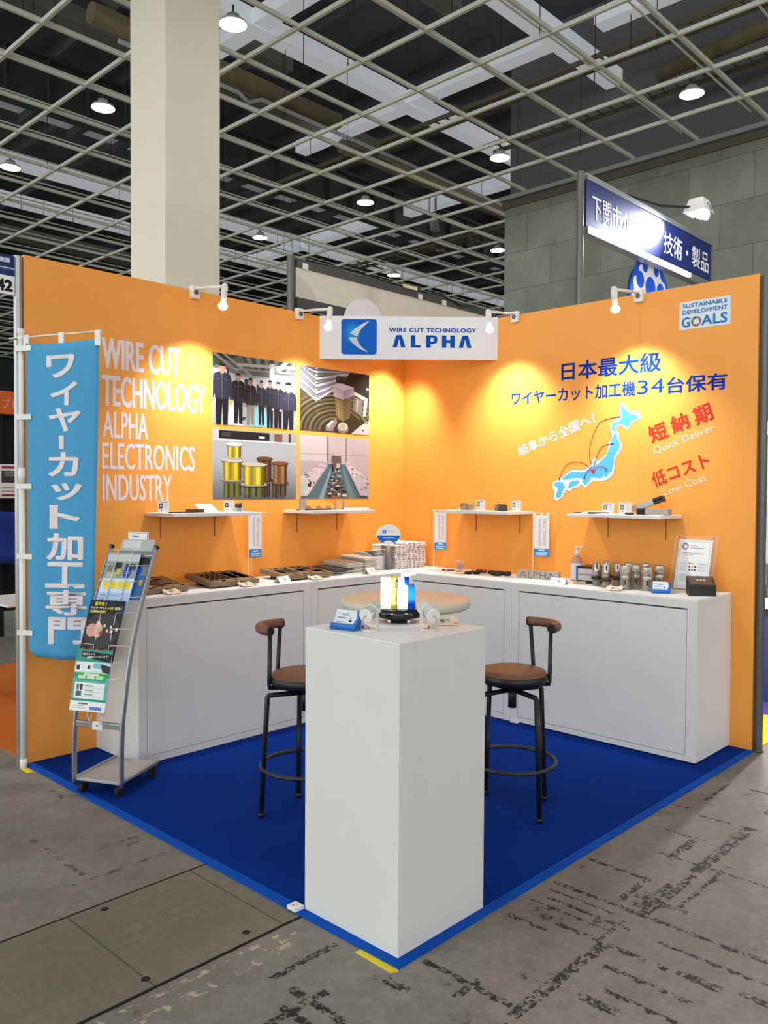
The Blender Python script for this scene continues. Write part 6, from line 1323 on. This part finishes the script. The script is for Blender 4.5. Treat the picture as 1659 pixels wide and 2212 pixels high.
hd = Vector((-.6, .55, -.55)).normalized(); hc = Vector((2.60, -1.30, 4.03))
bm = BM(); cyl(bm, hc, hc+hd*.05, .07, .1, 24); obj('reflector', bm, ALU, t)
bm = BM(); ball(bm, hc+hd*.05, .075, sz=1); obj('lamp', bm, FLOOD, t)
ld = bpy.data.lights.new('flood_beam', 'SPOT'); ld.energy = 190; ld.spot_size = math.radians(70); ld.spot_blend = .9; ld.shadow_soft_size = .08; ld.color = (.92, .95, 1)
l = bpy.data.objects.new('flood_beam', ld); COL.objects.link(l); l.location = hc+hd*.14; l.rotation_euler = Vector((-.86, .30, -.42)).to_track_quat('-Z', 'Y').to_euler(); attach(l, t)
t = thing('round_emblem', 'round white and blue emblem board with big blue dots behind the right wall', 'sign', (2.3, -.9, 3.2))
def emb(b, m):
    prism(b, oval(0, 0, .4, .4, 48), (2.3, -.9, 3.19), X, Z, .02)
    P = [((26, 92, 214), oval(0, 0, .395, .395, 48))]; g = []
    for k in range(48): r_ = .36 if k % 4 < 2 else .325; g.append((r_*math.cos(2*PI*k/48), r_*math.sin(2*PI*k/48)))
    P.append(((236, 240, 246), g))
    for cx, cy, r_ in ((0, .13, .1), (-.2, .17, .075), (.2, .13, .075), (-.11, .3, .05), (.11, .3, .05), (0, -.13, .1), (-.22, -.08, .08), (.22, -.1, .08)): P.append(((26, 92, 214), oval(cx, cy, r_, r_, 24)))
    art(b, m, (2.3, -.92, 3.19), X, Z, P, .001, .0004)
    box(b, 2.28, 2.32, -.895, -.87, 0, 2.9)
artobj('board', [mat('royal_blue_board', (14, 36, 104), .4)], emb, t)
# neighbour beyond the right post
bm = BM(); box(bm, .09, .85, -2.70, -.2, 0, .006); tag(obj('yellow_carpet', bm, mat('yellow_felt', (232, 190, 30), .95, 0, .12, 120, spec=.1)), 'yellow carpet at the right edge beyond the aluminium post', 'carpet')
bm = BM(); box(bm, .85, 3.2, -2.70, -.2, 0, .006); tag(obj('purple_carpet', bm, mat('violet_felt', (84, 70, 170), .95, 0, .12, 120, spec=.1)), 'violet carpet behind the yellow one at the right edge', 'carpet')
t = thing('display_counter', 'blue fronted display counter with a white top at the right edge', 'counter', (1.4, -1.6, .006))
bm = BM(); box(bm, 1.2, 1.8, -2.45, -1.0, .006, .66); obj('body', bm, mat('deep_blue_panel', (22, 66, 160), .5), t)
bm = BM(); box(bm, 1.17, 1.83, -2.5, -.95, .66, .73); obj('top', bm, WHITE_TOP, t, bevel=.004)
for k, (x, y, h, m_, lb) in enumerate(((1.3, -2.3, .24, DARKSTEEL, 'dark machined block on the counter at the right edge'), (1.3, -2.36, .14, STEEL, 'small steel part on the counter at the right edge'))):
    bm = BM(); lathe(bm, [(0, 0), (.05, 0), (.05, h*.5), (.03, h*.55), (.03, h), (0, h)], (x, y, .73), 20); tag(obj('display_part', bm, m_), lb, 'machined part')
bm = BM(); box(bm, 3.0, 3.06, -2.65, -.2, 0, 2.7); tag(obj('white_partition', bm, WHITE), 'white partition wall of the booth at the right edge', 'partition')
bm = BM(); box(bm, 2.96, 3.0, -2.6, -.5, 2.72, 3.1); tag(obj('violet_header', bm, mat('violet_header', (70, 34, 120), .5)), 'violet header at the top right edge above the post', 'sign board')
def bpst(b, m): box(b, 2.985, 2.999, -1.78, -1.2, 2.2, 2.66); art(b, m, (2.985, -1.2, 2.2), (0, -.58, 0), (0, 0, .46), [((40, 80, 200), rect(.03, .4, .97, .97)), ((220, 226, 240), rect(.1, .1, .9, .3))], .001)
tag(artobj('wall_poster', [PAPER], bpst), 'blue and white poster at the right edge', 'poster')
t = thing('arm_light', 'bright white arm light beyond the aluminium post at the right edge', 'lamp', (.6, -2.535, 1.9))
bm = BM(); ball(bm, (.6, -2.535, 1.88), .04); obj('bulb', bm, FLOOD, t)
bm = BM(); tube(bm, [(.6, -2.535, 1.92), (.6, -2.45, 2.02), (.07, -2.3, 2.06)], .01, 8); obj('arm', bm, ALU, t)
ld = bpy.data.lights.new('arm_light_beam', 'POINT'); ld.energy = 130; ld.shadow_soft_size = .04; l = bpy.data.objects.new('arm_light_beam', ld); COL.objects.link(l); l.location = (.6, -2.535, 1.82); attach(l, t)

t = thing('arm_light', 'white arm light further inside the booth at the right edge', 'lamp', (2.6, -2.5, 2.3))
bm = BM(); ball(bm, (2.6, -2.5, 2.28), .05); obj('bulb', bm, FLOOD, t)
bm = BM(); tube(bm, [(2.6, -2.5, 2.33), (2.65, -2.5, 2.5), (3.0, -2.4, 2.55)], .01, 8); obj('arm', bm, ALU, t)
ld = bpy.data.lights.new('arm_light_beam', 'SPOT'); ld.energy = 330; ld.spot_size = math.radians(70); ld.spot_blend = 1; ld.shadow_soft_size = .05; l = bpy.data.objects.new('arm_light_beam', ld); COL.objects.link(l); l.location = (2.6, -2.5, 2.2); l.rotation_euler = Vector((-1, -.15, -.5)).to_track_quat('-Z', 'Y').to_euler(); attach(l, t)
